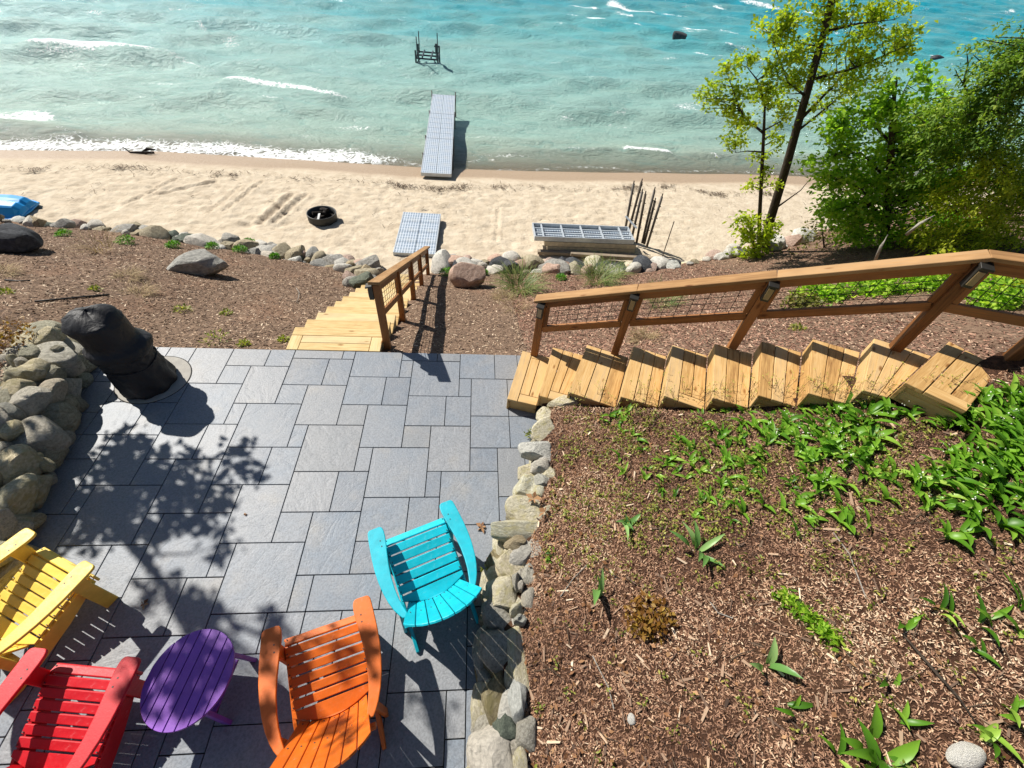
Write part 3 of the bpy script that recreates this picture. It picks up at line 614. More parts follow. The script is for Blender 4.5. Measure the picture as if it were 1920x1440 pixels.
# ------------------------------------------------------------------ patio
PAVERS = [[-20,26,-17,28],[-17,26,-15,28],[-10,25,-6,28],[-1,25,2,28],[-18,22,-15,26],[-15,24,-12,27],[-12,24,-10,27],[-6,25,-5,27],[-5,23,-1,27],[-15,22,-13,24],[-13,20,-10,24],[-10,22,-7,25],[-7,22,-5,25],[-1,23,0,25],[0,21,3,25],[-18,20,-17,22],[-17,18,-13,22],[-10,20,-8,22],[-8,18,-5,22],[-5,20,-2,23],[-2,20,0,23],[0,18,3,21],[-13,18,-12,20],[-12,16,-8,20],[-5,18,-3,20],[-3,16,0,20],[-14,15,-12,18],[-8,16,-7,18],[-7,14,-3,18],[0,16,2,18],[-12,13,-9,16],[-9,13,-7,16],[-3,14,-2,16],[-15,11,-12,15],[-12,11,-10,13],[-10,9,-7,13],[-15,27,-11,28],[-11,27,-10,28],[-6,27,-3,28],[-3,27,-1,28],[2,25,4,28],[-20,24,-18,26],[3,21,6,25],[3,18,6,21],[2,14,4,18],[-2,12,2,16],[-23,24,-20,28],[-22,20,-18,24],[-24,19,-22,22],[-27,19,-24,22],[-27,17,-25,19],[-25,15,-22,19],[-22,17,-19,20],[-19,17,-17,20],[-17,15,-14,18],[-22,15,-20,17],[-20,13,-17,17],[-17,13,-15,15],[-25,13,-24,15],[-24,11,-20,15],[-20,11,-19,13],[-19,9,-15,13],[-15,9,-14,11],[-14,7,-10,11],[-19,6,-16,9],[-16,6,-14,9],[-11,5,-9,7],[-10,7,-9,9],[-4,3,0,7],[-9,7,-5,9],[-14,5,-11,7],[-4,11,-2,14],[-25,26,-23,28],[-29,19,-27,21],[-27,13,-25,17],[-21,8,-19,11],[-7,11,-4,14],[-1,1,0,3],[-34,26,-32,28],[-32,25,-29,28],[-29,26,-26,28],[-26,26,-25,28],[4,25,8,28],[-34,23,-32,26],[-29,24,-26,26],[-26,23,-24,26],[-24,24,-23,26],[-32,22,-29,25],[6,23,8,25],[-29,21,-27,24],[-27,22,-26,24],[-24,22,-22,24],[-34,21,-32,23],[-26,22,-24,23],[6,21,9,23],[-32,20,-29,22],[-34,18,-32,21],[6,18,8,21],[-32,18,-30,20],[-30,18,-29,20],[-29,16,-27,19],[-34,16,-31,18],[-31,15,-29,18],[4,15,6,18],[6,14,10,18],[-34,13,-32,16],[-32,14,-31,16],[-29,13,-27,16],[-31,13,-29,15],[4,13,6,15],[-32,12,-31,14],[2,12,4,14],[6,10,10,14],[-34,10,-32,13],[-31,10,-28,13],[-28,11,-26,13],[-26,10,-24,13],[4,11,6,13],[-32,10,-31,12],[-2,9,2,12],[2,9,4,12],[-28,9,-26,11],[-24,7,-21,11],[-7,9,-5,11],[-5,9,-2,11],[4,9,6,11],[-34,6,-30,10],[-30,7,-28,10],[-26,7,-24,10],[6,8,9,10],[-28,6,-26,9],[-5,7,-3,9],[-3,7,-1,9],[-1,7,2,9],[2,6,6,9],[-21,5,-19,8],[6,5,8,8],[-30,4,-28,7],[-26,3,-23,7],[-23,4,-21,7],[-9,5,-7,7],[-7,4,-4,7],[0,5,2,7],[-34,4,-32,6],[-32,4,-30,6],[-28,3,-26,6],[-19,2,-15,6],[-15,4,-14,6],[2,3,4,6],[4,3,6,6],[-21,3,-19,5],[-14,3,-12,5],[-12,2,-8,5],[-8,3,-7,5],[0,3,2,5],[6,2,10,5],[-34,2,-32,4],[-32,1,-30,4],[-30,2,-28,4],[-23,2,-21,4],[-15,2,-14,4],[-7,2,-4,4],[-28,0,-24,3],[-24,1,-23,3],[-21,1,-19,3],[-14,1,-12,3],[-8,1,-7,3],[-4,0,-1,3],[0,-1,4,3],[4,0,6,3],[-34,0,-32,2],[-30,0,-28,2],[-23,0,-21,2],[-19,-2,-15,2],[-15,0,-14,2],[-12,-2,-8,2],[-7,-1,-5,2],[-5,0,-4,2],[6,-1,10,2],[-32,-1,-30,1],[-24,-1,-23,1],[-21,-1,-19,1],[-14,-1,-12,1],[-8,-1,-7,1],[-1,-1,0,1],[-34,-3,-32,0],[-30,-2,-28,0],[-28,-2,-26,0],[-26,-2,-24,0],[-23,-3,-21,0],[-15,-2,-14,0],[-5,-4,-2,0],[-2,-2,-1,0],[4,-3,6,0],[-32,-4,-30,-1],[-24,-3,-23,-1],[-21,-3,-19,-1],[-14,-3,-12,-1],[-8,-4,-6,-1],[-6,-3,-5,-1],[-1,-3,2,-1],[2,-3,4,-1],[6,-4,8,-1],[-30,-4,-28,-2],[-28,-5,-26,-2],[-26,-4,-24,-2],[-19,-5,-17,-2],[-17,-4,-14,-2],[-12,-5,-9,-2],[-9,-4,-8,-2],[-2,-4,-1,-2]]
UX, UY, Y0 = .1546, .1526, .42*.1526
WALL_L = [(-4.74, 4.17), (-4.37, 3.29), (-4.11, 2.41), (-3.97, 1.94), (-3.82, 1.5), (-3.6, .8), (-3.5, -1.5)]   # foot of boulder wall
WALL_R = [(.95, 4.3), (.83, 3.28), (.61, 2.53), (.35, 1.91), (.14, 1.49), (.08, .57), (.03, .05), (.03, -1.5)]       # foot of stone wall
def xl(y): return float(np.interp(y, [p[1] for p in WALL_L[::-1]], [p[0] for p in WALL_L[::-1]]))
def xr(y): return float(np.interp(y, [p[1] for p in WALL_R[::-1]], [p[0] for p in WALL_R[::-1]]))
m = MB(); m.flat([(-5.2, -.9), (1.1, -.9), (1.1, 4.325), (-5.2, 4.325)], -.12, -.013)
patio = tag(m.build('patio', M_JOINT), kind='structure')
rp = random.Random(3); _pm = {}
DISC = (-3.82, 3.78, .395)
for (a, b, c, d) in PAVERS:
    x0, x1, y0, y1 = a*UX, c*UX, b*UY+Y0, d*UY+Y0
    if y1 < -.75 or x1 < min(xl(y0), xl(y1))-.05 or x0 > max(xr(y0), xr(y1))+.25: continue
    y0 = max(y0, -.8)
    key = (c-a, d-b, round(y1-y0, 3))
    if key not in _pm:
        mb = MB(); mb.box((0, 0, 0), (x1-x0-.0075, y1-y0-.0075, .045)); _pm[key] = mb.mesh('paver', bevel=.003)
    M = Matrix.Translation(((x0+x1)/2, (y0+y1)/2, -.0225+rp.uniform(-.0015, .0015)))@Euler((rp.uniform(-.0015, .0015), rp.uniform(-.0015, .0015), 0)).to_matrix().to_4x4()
    link('paver', _pm[key], M_PAVER, patio, M)
m = MB(); m.flat([(DISC[0]+DISC[2]*math.cos(t), DISC[1]+DISC[2]*.97*math.sin(t)) for t in [2*math.pi*i/64 for i in range(64)]], -.04, .006)
m.build('round_slab', M_DISC, patio, bevel=.003, label='pale round slab let into the grey pavers under the covered grill')
m = MB(); m.flat([(DISC[0]+(DISC[2]+.009)*math.cos(t), DISC[1]+(DISC[2]*.97+.009)*math.sin(t)) for t in [2*math.pi*i/64 for i in range(64)]], -.04, .0022)
m.build('slab_joint', M_JOINT, patio)

# ------------------------------------------------------------------ wooden stairs going up on the right
rs_ = random.Random(8)
st = thing('wooden_stairs', 'honey-coloured timber stairs climbing to the right beside the garden bed', 'stairs', (SF[0][0], SF[0][1], 0))
def P2(a, b, t): return (a[0]+(b[0]-a[0])*t, a[1]+(b[1]-a[1])*t)
for k in range(10):
    F0, N0, F1, N1 = SF[k], SN[k], SF[k+1], SN[k+1]; z = RISE*(k+1)
    ext = .0 if k == 9 else .0
    F1 = P2(F0, F1, 1+ext); N1 = P2(N0, N1, 1+ext)
    run = math.hypot(F1[0]-F0[0], F1[1]-F0[1])
    step = thing('step', '', '', (F0[0], F0[1], z)); step.parent = st; step.location = Vector((F0[0], F0[1], z))-Vector((SF[0][0], SF[0][1], 0))
    for kk in ('label', 'category'):
        if kk in step: del step[kk]
    G = lambda u_, v_: P2(P2(F0, N0, v_), P2(F1, N1, v_), u_)     # u front to back, v far to near
    nb = 3; e = .004/run
    f = .36 if k != 9 else .33
    def piece(u0, u1, v0, v1, along=0, dz=0):
        q = [G(u0+e, v0), G(u0+e, v1), G(u1-e, v1), G(u1-e, v0)] if along == 0 else [G(u0, v0), G(u1, v0), G(u1, v1), G(u0, v1)]
        slab('tread_board', M_STEP, step, q, z+rs_.uniform(-.001, .001)+dz, .036)
    piece(0, f, 0, 1)
    if k in (0, 1, 4, 9):
        side = .14
        piece(f+e, 1, 1-side, 1, 1); 
        if k in (0, 9): piece(f+e, 1, 0, side*.75, 1); v0 = side*.75+.006
        else: v0 = 0
        piece(f, (1+f)/2, v0, 1-side-.006); piece((1+f)/2, 1, v0, 1-side-.006)
    else:
        piece(f, (1+f)/2, 0, 1); piece((1+f)/2, 1, 0, 1)
    # riser below the nosing
    r0, r1 = G(.012, .0), G(.012, 1.0); r2, r3 = G(.012+.03/run, 1.0), G(.012+.03/run, 0)
    slab('riser', M_STEP, step, [r0, r1, r2, r3], z-.036, RISE-.037)
    # skirt boards on both sides
    s0, s1, s2, s3 = G(.07, .97), G(1, .97), G(1, .93), G(.07, .93); slab('side_board', M_STEP, step, [s0, s1, s2, s3], z-.037, RISE-.02)
    s0, s1, s2, s3 = G(.14, .04), G(1, .04), G(1, 0.005), G(.14, 0.005); slab('side_board', M_STEP, step, [s0, s1, s2, s3], z-.0375, RISE-.01)

def wire_panel(name, parent, a0, a1, b0, b1, cols, rows, r=.0032):
    """wires filling the quad a0-a1 (bottom) b0-b1 (top)"""
    m = MB(); a0, a1, b0, b1 = map(Vector, (a0, a1, b0, b1))
    for i in range(1, cols):
        t = i/cols; m.tube([a0.lerp(a1, t), b0.lerp(b1, t)], r, 5)
    for j in range(1, rows):
        t = j/rows; m.tube([a0.lerp(b0, t), a1.lerp(b1, t)], r, 5)
    return m.build(name, M_WIRE, parent, Matrix.Identity(4))
def post_light(parent, p, facing, hgt=.2, w=.075):
    """small downlight box on the face of a post; p = top centre (world), facing = unit xy"""
    fx, fy = facing; M = Matrix.Translation(Vector(p))@Matrix.Rotation(math.atan2(fy, fx)-math.pi/2, 4, 'Z')
    o = bpy.data.objects.new('post_light', None); COL.objects.link(o); o.parent = parent
    L = wm(parent).inverted()@M; o.location = L.to_translation(); o.rotation_euler = L.to_euler()
    m = MB(); m.box((0, .028, -hgt/2), (w, .055, hgt)); m.build('housing', M_HOUSING, o, bevel=.004)
    m = MB(); m.prism([(-w*.62, -.002, -.01), (w*.62, -.002, -.01), (w*.62, .085, -.028), (-w*.62, .085, -.028)], [(-w*.62, -.002, .014), (w*.62, -.002, .014), (w*.62, .085, -.008), (-w*.62, .085, -.008)]); m.build('hood', M_HOUSING, o, bevel=.002)
    m = MB(); m.box((0, .058, -hgt*.56), (w*.66, .008, hgt*.6)); m.build('lens', M_LENS, o)
def railing(label, posts, capz, face, mids, overhang0, overhang1, cols, rows, lights, cap_w=.14, beyond=None):
    """posts: list of (x, y, z_base); capz: top of cap above each post; face: unit vector across the rail towards the stair side"""
    r = thing('stair_railing', label, 'railing', posts[0]); n = len(posts); nx, ny = face
    tops = [Vector((p[0], p[1], c)) for p, c in zip(posts, capz)]
    for i, p in enumerate(posts):
        d = (tops[min(i+1, n-1)]-tops[max(i-1, 0)]).normalized()
        board('post', M_RAIL, r, (p[0], p[1], p[2]), (p[0], p[1], capz[i]-.045), .088, .088, (nx, ny, 0))
    for i in range(n-1):
        a, b = tops[i], tops[i+1]; d = (b-a).normalized(); hd = Vector((d.x, d.y, 0)).normalized(); dn = Vector((0, 0, -1)); up = d.cross(Vector((0, 0, 1)).cross(d)).normalized() if False else None
        side = Vector((-hd.y, hd.x, 0)); upv = side.cross(d).normalized(); upv = upv if upv.z > 0 else -upv
        e0 = overhang0 if i == 0 else 0; e1 = overhang1 if i == n-2 else 0
        board('cap_rail', M_RAILTOP, r, a-d*e0-upv*.02, b+d*(e1-.003)-upv*.02, cap_w, .038, upv)
        inn0, inn1 = a+d*.048, b-d*.048
        board('upper_rail', M_RAIL, r, inn0+dn*.105, inn1+dn*.105, .04, .10, upv)
        board('lower_rail', M_RAIL, r, inn0+dn*mids, inn1+dn*mids, .04, .088, upv)
        for q in (a+d*.075, b-d*.075):
            board('frame_upright', M_RAIL, r, q+dn*(mids-.045), q+dn*.155, .035, .055, hd)
        wire_panel('wire_mesh', r, a+d*.1+dn*(mids-.04), b-d*.1+dn*(mids-.04), a+d*.1+dn*.155, b-d*.1+dn*.155, cols[i], rows)
    for i in lights:
        p = posts[i]; post_light(r, (p[0]+nx*.045, p[1]+ny*.045, capz[i]-.06), face)
    return r
sd = Vector((SF[9][0]-SF[0][0], SF[9][1]-SF[0][1], 0)).normalized(); fc = (sd.y, -sd.x)
railing('long brown railing with wire panels and post lights climbing above the right-hand stairs',
        [(.83, 4.17, .16), (1.76, 3.84, .5), (2.84, 3.39, 1.05), (3.93, 2.80, 1.6), (4.52, 2.42, 1.6), (5.6, 1.6, 1.6)], [1.13, 1.55, 2.08, 2.72, 2.84, 2.86], (fc[0], fc[1]), .50, .11, .1, [7, 8, 8, 6, 9], 4, [0, 1, 2, 3])

# ------------------------------------------------------------------ wooden stairs going down to the beach
ls = thing('wooden_stairs', 'pale timber stairs running down from the patio to the beach', 'stairs', (-1.84, 4.35, 0))
lx0, lx1 = -2.45, -1.235
def pallet(parent, z, y0, y1, framed):
    s = bpy.data.objects.new('step', None); COL.objects.link(s); s.parent = parent; s.location = Vector((-1.84, y0, z))-Vector((-1.84, 4.35, 0))
    if framed:
        slab('tread_board', M_STEP2, s, [(lx0, y0+.01), (lx0, y0+.29), (lx0+.145, y0+.29), (lx0+.145, y0+.01)], z, .036)
        slab('tread_board', M_STEP2, s, [(lx1-.145, y0+.01), (lx1-.145, y0+.29), (lx1, y0+.29), (lx1, y0+.01)], z, .036)
        for j in range(2): slab('tread_board', M_STEP2, s, [(lx0+.15, y0+.01+.142*j), (lx1-.15, y0+.01+.142*j), (lx1-.15, y0+.148+.142*j), (lx0+.15, y0+.148+.142*j)], z, .036)
        slab('tread_board', M_STEP2, s, [(lx0, y0+.295), (lx1, y0+.295), (lx1, y1), (lx0, y1)], z, .036)
    else:
        h = (y1-y0)/2
        for j in range(2): slab('tread_board', M_STEP2, s, [(lx0, y0+h*j), (lx1, y0+h*j), (lx1, y0+h*(j+1)-.005), (lx0, y0+h*(j+1)-.005)], z+rs_.uniform(-.001, .001), .036)
    slab('riser', M_STEP2, s, [(lx0+.01, y1-.05), (lx1-.01, y1-.05), (lx1-.01, y1-.02), (lx0+.01, y1-.02)], z-.037, .19)
    for xx in (lx0+.015, lx1-.05): slab('side_board', M_STEP2, s, [(xx, y0), (xx, y1-.051), (xx+.035, y1-.051), (xx+.035, y0)], z-.0375, .2)
pallet(ls, .0, 4.335, 4.79, True)
for k in range(1, 13): pallet(ls, -.222*k, 4.79+.432*(k-1)-.02, 4.79+.432*k, False)
ypost = [4.57, 5.88, 7.23, 8.54, 9.93]; ztop = lambda y: 1.02-(y-4.5)*.521
railing('brown railing with wire panels running down beside the beach stairs',
        [(-1.18, y, max(-2.75, -.15-.5*(y-4.5)-.15)) for y in ypost], [ztop(y) for y in ypost], (-1.0, 0.0), .52, .12, .32, [9, 9, 9, 9], 4, [])
rl = [o for o in bpy.data.objects if o.name.startswith('stair_railing')][-1]
post_light(rl, (-1.225, 4.545, .93), (-1, 0), .2, .07)

# ------------------------------------------------------------------ boulder wall on the left
bw = thing('boulder_wall', 'dry-stacked wall of big rounded boulders along the left of the patio', 'wall', (-4.6, 3.0, 0))
s = 2.525
LW = [(200, 165, 155, 85, .62, 0), (330, 205, 120, 80, .50, 1), (125, 240, 120, 110, .58, 2), (270, 275, 215, 150, .45, 1), (140, 335, 145, 115, .58, 0), (235, 340, 95, 90, .48, 2), (60, 345, 140, 55, .66, 0),
      (330, 420, 145, 155, .24, 1), (215, 435, 135, 125, .42, 1), (55, 400, 130, 90, .66, 0), (130, 395, 50, 60, .55, 2), (110, 490, 155, 155, .50, 1), (265, 570, 180, 155, .2, 2), (30, 450, 110, 120, .6, 2), (35, 600, 95, 115, .55, 0),
      (150, 640, 175, 175, .34, 1), (250, 730, 125, 155, .16, 2), (80, 770, 185, 185, .38, 0), (182, 775, 50, 55, .3, 0), (165, 890, 190, 175, .2, 0), (55, 940, 175, 195, .34, 0), (115, 1040, 115, 95, .14, 2), (20, 1095, 80, 120, .3, 1),
      (30, 1310, 120, 210, .2, 0), (390, 305, 60, 115, .16, 2), (50, 275, 50, 55, .6, 0), (0, 690, 60, 80, .5, 1), (-60, 560, 120, 130, .62, 1), (-90, 850, 130, 150, .5, 0), (300, 240, 60, 50, .55, 2), (375, 370, 40, 60, .1, 2), (200, 830, 60, 60, .1, 1), (300, 650, 50, 60, .1, 1),
      (95, 1190, 90, 90, .12, 2), (20, 1220, 90, 110, .25, 1), (85, 300, 60, 50, .6, 1), (350, 490, 60, 60, .1, 2), (-40, 1050, 120, 150, .45, 1), (-50, 1200, 130, 150, .4, 0), (10, 520, 90, 80, .6, 1)]
rk = random.Random(4)
for i, (cx, cy, w, h, z, mt) in enumerate(LW):
    z = z*.74; px, py = cx/s, 560+cy/s; p = at(px, py, z+.05); k = mpp(px, py, z)
    a = w/s*k; b = h/s*k*1.05
    xc = min(p.x, xl(p.y)+.06-a*.5)
    rock('boulder', [W_A, W_B, W_C][mt], bw, (xc, p.y, z-.03), (a*1.08, b*1.08, max(.2, min(a, b)*.95)), rk.uniform(-.3, .3), i+3, 4 if w > 110 else 3, .45, (rk.uniform(-.2, .2), rk.uniform(-.35, -.05)), .3)
for i in range(26):      # backing stones so that no gap shows
    t = i/25; y = lerp(4.15, -.6, t); x = xl(y)-.22
    rock('boulder', [W_A, W_B, W_C][i % 3], bw, (x, y, .10), (.38, .36, .34), rk.uniform(0, 3), i, 3, .25)
    rock('boulder', [W_C, W_A, W_B][i % 3], bw, (x-.28, y+.05, .20), (.44, .38, .36), rk.uniform(0, 3), i+5, 3, .25)

# ------------------------------------------------------------------ stone retaining wall on the right
sw_ = thing('stone_wall', 'low dry-stone retaining wall of pale stones between patio and garden bed', 'wall', (.6, 1.8, 0))
RW = [(400, 60, 90, 55, .44, 0), (335, 112, 70, 75, .36, 0), (330, 165, 100, 75, .38, 0), (315, 240, 110, 75, .40, 1), (310, 298, 75, 50, .43, 1), (270, 320, 85, 70, .35, 0), (268, 390, 110, 95, .37, 0), (262, 468, 130, 95, .38, 0), (248, 540, 160, 85, .40, 0), (213, 592, 80, 55, .42, 3),
      (160, 620, 70, 115, .26, 0), (205, 668, 100, 115, .38, 0), (280, 622, 66, 90, .40, 2), (265, 710, 66, 90, .41, 2), (110, 770, 50, 115, .18, 0), (178, 778, 120, 140, .36, 0), (262, 805, 55, 80, .42, 2), (236, 745, 26, 36, .45, 1), (233, 878, 44, 34, .46, 2), (150, 862, 100, 90, .34, 2),
      (160, 985, 120, 160, .34, 2), (88, 990, 80, 170, .2, 2), (222, 1000, 95, 200, .42, 0), (150, 1180, 120, 190, .34, 4), (217, 1190, 66, 155, .44, 1), (180, 1290, 84, 92, .42, 5), (95, 1235, 100, 190, .2, 0), (150, 1385, 165, 200, .34, 1), (257, 1312, 86, 95, .44, 2), (240, 1412, 48, 90, .44, 0), (58, 1415, 46, 75, .15, 2),
      (110, 1120, 60, 80, .2, 2), (120, 1500, 130, 120, .3, 0), (230, 1510, 110, 110, .42, 2), (215, 730, 30, 50, .45, 2), (345, 480, 60, 70, .42, 0), (300, 360, 60, 60, .40, 2), (345, 330, 60, 60, .42, 0), (220, 840, 50, 40, .44, 0)]
RMT = [R_CREAM, R_WHITE, R_PALE, R_TAN, R_MOSS, R_GREEN]
for i, (cx, cy, w, h, z, mt) in enumerate(RW):
    px, py = 860+cx/2, 720+cy/2; p = at(px, py, z+.02); k = mpp(px, py, z)
    a, b = w/2*k, h/2*k*1.05
    rock('wall_stone', RMT[mt], sw_, (p.x, p.y, z-.06), (a*(1.22 if h < 140 else 1.06), b*(1.2 if h < 140 else 1.02), max(.2, min(a, b)*1.0)), rk.uniform(-.2, .2), i+2, 4 if w*h > 5000 else 3, .85, (rk.uniform(-.15, .15), rk.uniform(-.1, .2)), .28)
for i in range(22):
    t = i/21; y = lerp(3.05, -.6, t); x = xr(y)+.16
    rock('wall_stone', RMT[[0, 2, 3, 0, 4][i % 5]], sw_, (x, y, .12), (.28, .26, .32), rk.uniform(0, 3), i+1, 3, .55)
    rock('wall_stone', RMT[[0, 1, 2][i % 3]], sw_, (x+.17, y+.1, .26), (.32, .28, .26), rk.uniform(0, 3), i+4, 3, .55)
# ------------------------------------------------------------------ adirondack chairs
def arm_outline(sx):
    ys = [.425, .42, .405, .38, .34, .27, .18, .08, -.02, -.12, -.20, -.27, -.32, -.35]
    cx = [.318, .318, .318, .318, .320, .327, .337, .345, .346, .338, .324, .304, .284, .272]      # the arm bows out and turns in at the back
    hw = [.036, .052, .062, .067, .069, .068, .064, .058, .052, .046, .041, .036, .030, .022]
    out = [(sx*(c+w), y) for y, c, w in zip(ys, cx, hw)]; inn = [(sx*(c-w), y) for y, c, w in zip(ys, cx, hw)]
    return out+inn[::-1]
def chair(label, mat, loc, rz, nseat=6, recline=27):
    t = thing('adirondack_chair', label, 'chair', loc, rz, 'painted garden chairs round the low table'); W = wm(t)
    def B(name, p0, p1, w, th, up=(0, 0, 1)):
        R = W.to_3x3(); return board(name, mat, t, W@Vector(p0), W@Vector(p1), w, th, R@Vector(up), .005)
    for sx in (-1, 1):
        m = MB(); o = arm_outline(sx); m.flat(o if sx < 0 else o, .535, .560); m.build('arm', mat, t, bevel=.006, seg=2)
        B('front_leg', (sx*.300, .275, 0), (sx*.300, .275, .534), .10, .032, (1, 0, 0))
        B('rear_leg', (sx*.315, -.285, 0), (sx*.300, -.275, .534), .06, .030, (1, 0, 0))
        m = MB(); pts = [(.345, .30), (.345, .365), (.29, .37), (-.16, .235), (-.50, .035), (-.50, 0), (-.40, 0), (.05, .155)]
        m.prism([(sx*.268-.014, y, z) for y, z in pts], [(sx*.268+.014, y, z) for y, z in pts]); m.build('side_rail', mat, t, bevel=.004)
        m = MB(); m.prism([(sx*.322-.012, .33, .40), (sx*.322-.012, .33, .534), (sx*.322-.012, .22, .534)], [(sx*.322+.012, .33, .40), (sx*.322+.012, .33, .534), (sx*.322+.012, .22, .534)])
        m.build('arm_bracket', mat, t)
    # seat slats from the front edge back
    ys = np.linspace(.335, -.06, nseat); sz = lambda y: np.interp(y, [-.2, -.1, .1, .25, .31, .36], [.238, .262, .325, .375, .388, .365])
    gap = (ys[0]-ys[1])
    for i, y in enumerate(ys):
        d = gap-.008; sl = (sz(y+.03)-sz(y-.03))/.06
        B('seat_slat', (-.272, y, sz(y)+.012), (.272, y, sz(y)+.012), d, .02, (0, -sl, 1))
    B('front_apron', (-.285, .362, .33), (.285, .362, .33), .085, .02, (0, 1, 0))
    # last slat is cut in a curve against the back
    m = MB(); y1 = -.06-gap/2-.008; poly = [(-.272, y1)]+[(-.272+.544*i/12, y1-.035-.075*math.sin(i/12*math.pi)) for i in range(13)]+[(.272, y1)]
    zz = lambda y: float(sz(y))
    m.prism([(x, y, zz(y)) for x, y in poly], [(x, y, zz(y)+.02) for x, y in poly]); m.build('seat_slat', mat, t, bevel=.003)
    # fan back
    n = 7; a = rad(recline); by, bz = -.215, .215
    ey = Vector((0, -math.sin(a), math.cos(a))); en = Vector((0, math.cos(a), math.sin(a)))
    wb, wt, H0, H1 = .46, .64, .80, .63
    for i in range(n):
        u0, u1 = -1+2*i/n, -1+2*(i+1)/n; g = .006
        def pt(u, h, off):
            x = u*lerp(wb, wt, h/H0)/2; bow = -.055*(u*u)*-1; q = Vector((x, by, bz))+ey*h+en*(off+.05*u*u*lerp(1, .75, h/H0)); return q
        hs = lambda u: H0-(H0-H1)*abs(u)**2.2
        gu = g/(.5*wb)/2
        m = MB(); prof = [(u0+gu, 0), (u1-gu, 0), (u1-gu*.8, hs(u1)), ((u0+u1)/2, hs((u0+u1)/2)+.004), (u0+gu*.8, hs(u0))]
        m.prism([pt(u, h, 0) for u, h in prof], [pt(u, h, .018) for u, h in prof]); m.build('back_slat', mat, t, bevel=.003)
    m = MB()
    for y in ys:
        for x in (-.258, .258):
            for dy in (-.018, .018): m.box((x, y+dy, float(sz(y))+.0225), (.008, .008, .003))
    for i in range(n):
        u = -1+2*(i+.5)/n
        for h in (.06, .36):
            q = Vector((u*lerp(wb, wt, h/H0)/2, by, bz))+ey*h+en*(.0195+.05*u*u*lerp(1, .75, h/H0)); m.box(tuple(q), (.008, .006, .008))
    for sx in (-1, 1):
        for y in (.30, .25): m.box((sx*.30, y, .5605), (.009, .009, .003))
    sc_ = m.build('screws', M_IRON, t); sc_['kind'] = 'stuff'
    for h, ww in ((.06, .50), (.36, .60)):
        c = Vector((0, by, bz))+ey*h-en*.022
        B('back_brace', c+Vector((-ww/2, 0, 0)), c+Vector((ww/2, 0, 0)), .06, .028, en)
    return t
def chair_at(label, mat, tipl, tipr, nseat, rec=27):
    a, b = at(*tipl, .555), at(*tipr, .555); mid = (a+b)/2; d = (b-a); ang = math.atan2(d.y, d.x)
    f = Vector((-math.sin(ang), math.cos(ang), 0)); o = mid-f*.40
    return chair(label, mat, (o.x, o.y, .001), ang, nseat, rec)
chair_at('turquoise slatted garden chair beside the stone wall', P_TURQ, (694, 1000), (845, 942), 6)
chair_at('orange slatted garden chair right of the purple table', P_ORANGE, (495, 1188), (690, 1122), 7)
chair_at('red slatted garden chair left of the purple table', P_RED, (62, 1222), (252, 1240), 7)
chair_at('yellow slatted garden chair in front of the boulder wall', P_YELLOW, (48, 996), (168, 1064), 7)

# ------------------------------------------------------------------ purple side table
c = Vector((-1.92, .61, 0))
tb = thing('side_table', 'small oval purple slatted side table between red and orange chairs', 'table', (c.x, c.y, .001), rad(-7))
A, Bv = .278, .302; n = 8
for i in range(n):
    x0 = -A+2*A*i/n+.003; x1 = -A+2*A*(i+1)/n-.003; S = 8
    up_ = [(x0+(x1-x0)*j/S) for j in range(S+1)]; h = lambda x: Bv*math.sqrt(max(0, 1-(x/A)**2))
    m = MB(); m.flat([(x, -h(x)) for x in up_]+[(x, h(x)) for x in reversed(up_)], .44, .462); m.build('top_slat', P_PURPLE, tb, bevel=.002)
for sy in (-1, 1):
    m = MB(); m.box((0, sy*.17, .424), (.40, .06, .03)); m.build('cross_bar', P_PURPLE, tb, bevel=.003)
    for sx in (-1, 1):
        m = MB(); m.prism([(sx*.19-.03, sy*.20-.014, 0), (sx*.19+.03, sy*.20-.014, 0), (sx*.19+.03, sy*.20+.014, 0), (sx*.19-.03, sy*.20+.014, 0)], [(sx*.16-.03, sy*.17-.014, .409), (sx*.16+.03, sy*.17-.014, .409), (sx*.16+.03, sy*.17+.014, .409), (sx*.16-.03, sy*.17+.014, .409)]); m.build('leg', P_PURPLE, tb, bevel=.003)
m = MB(); m.box((0, 0, .16), (.30, .34, .02)); m.build('lower_shelf', P_PURPLE, tb, bevel=.003)

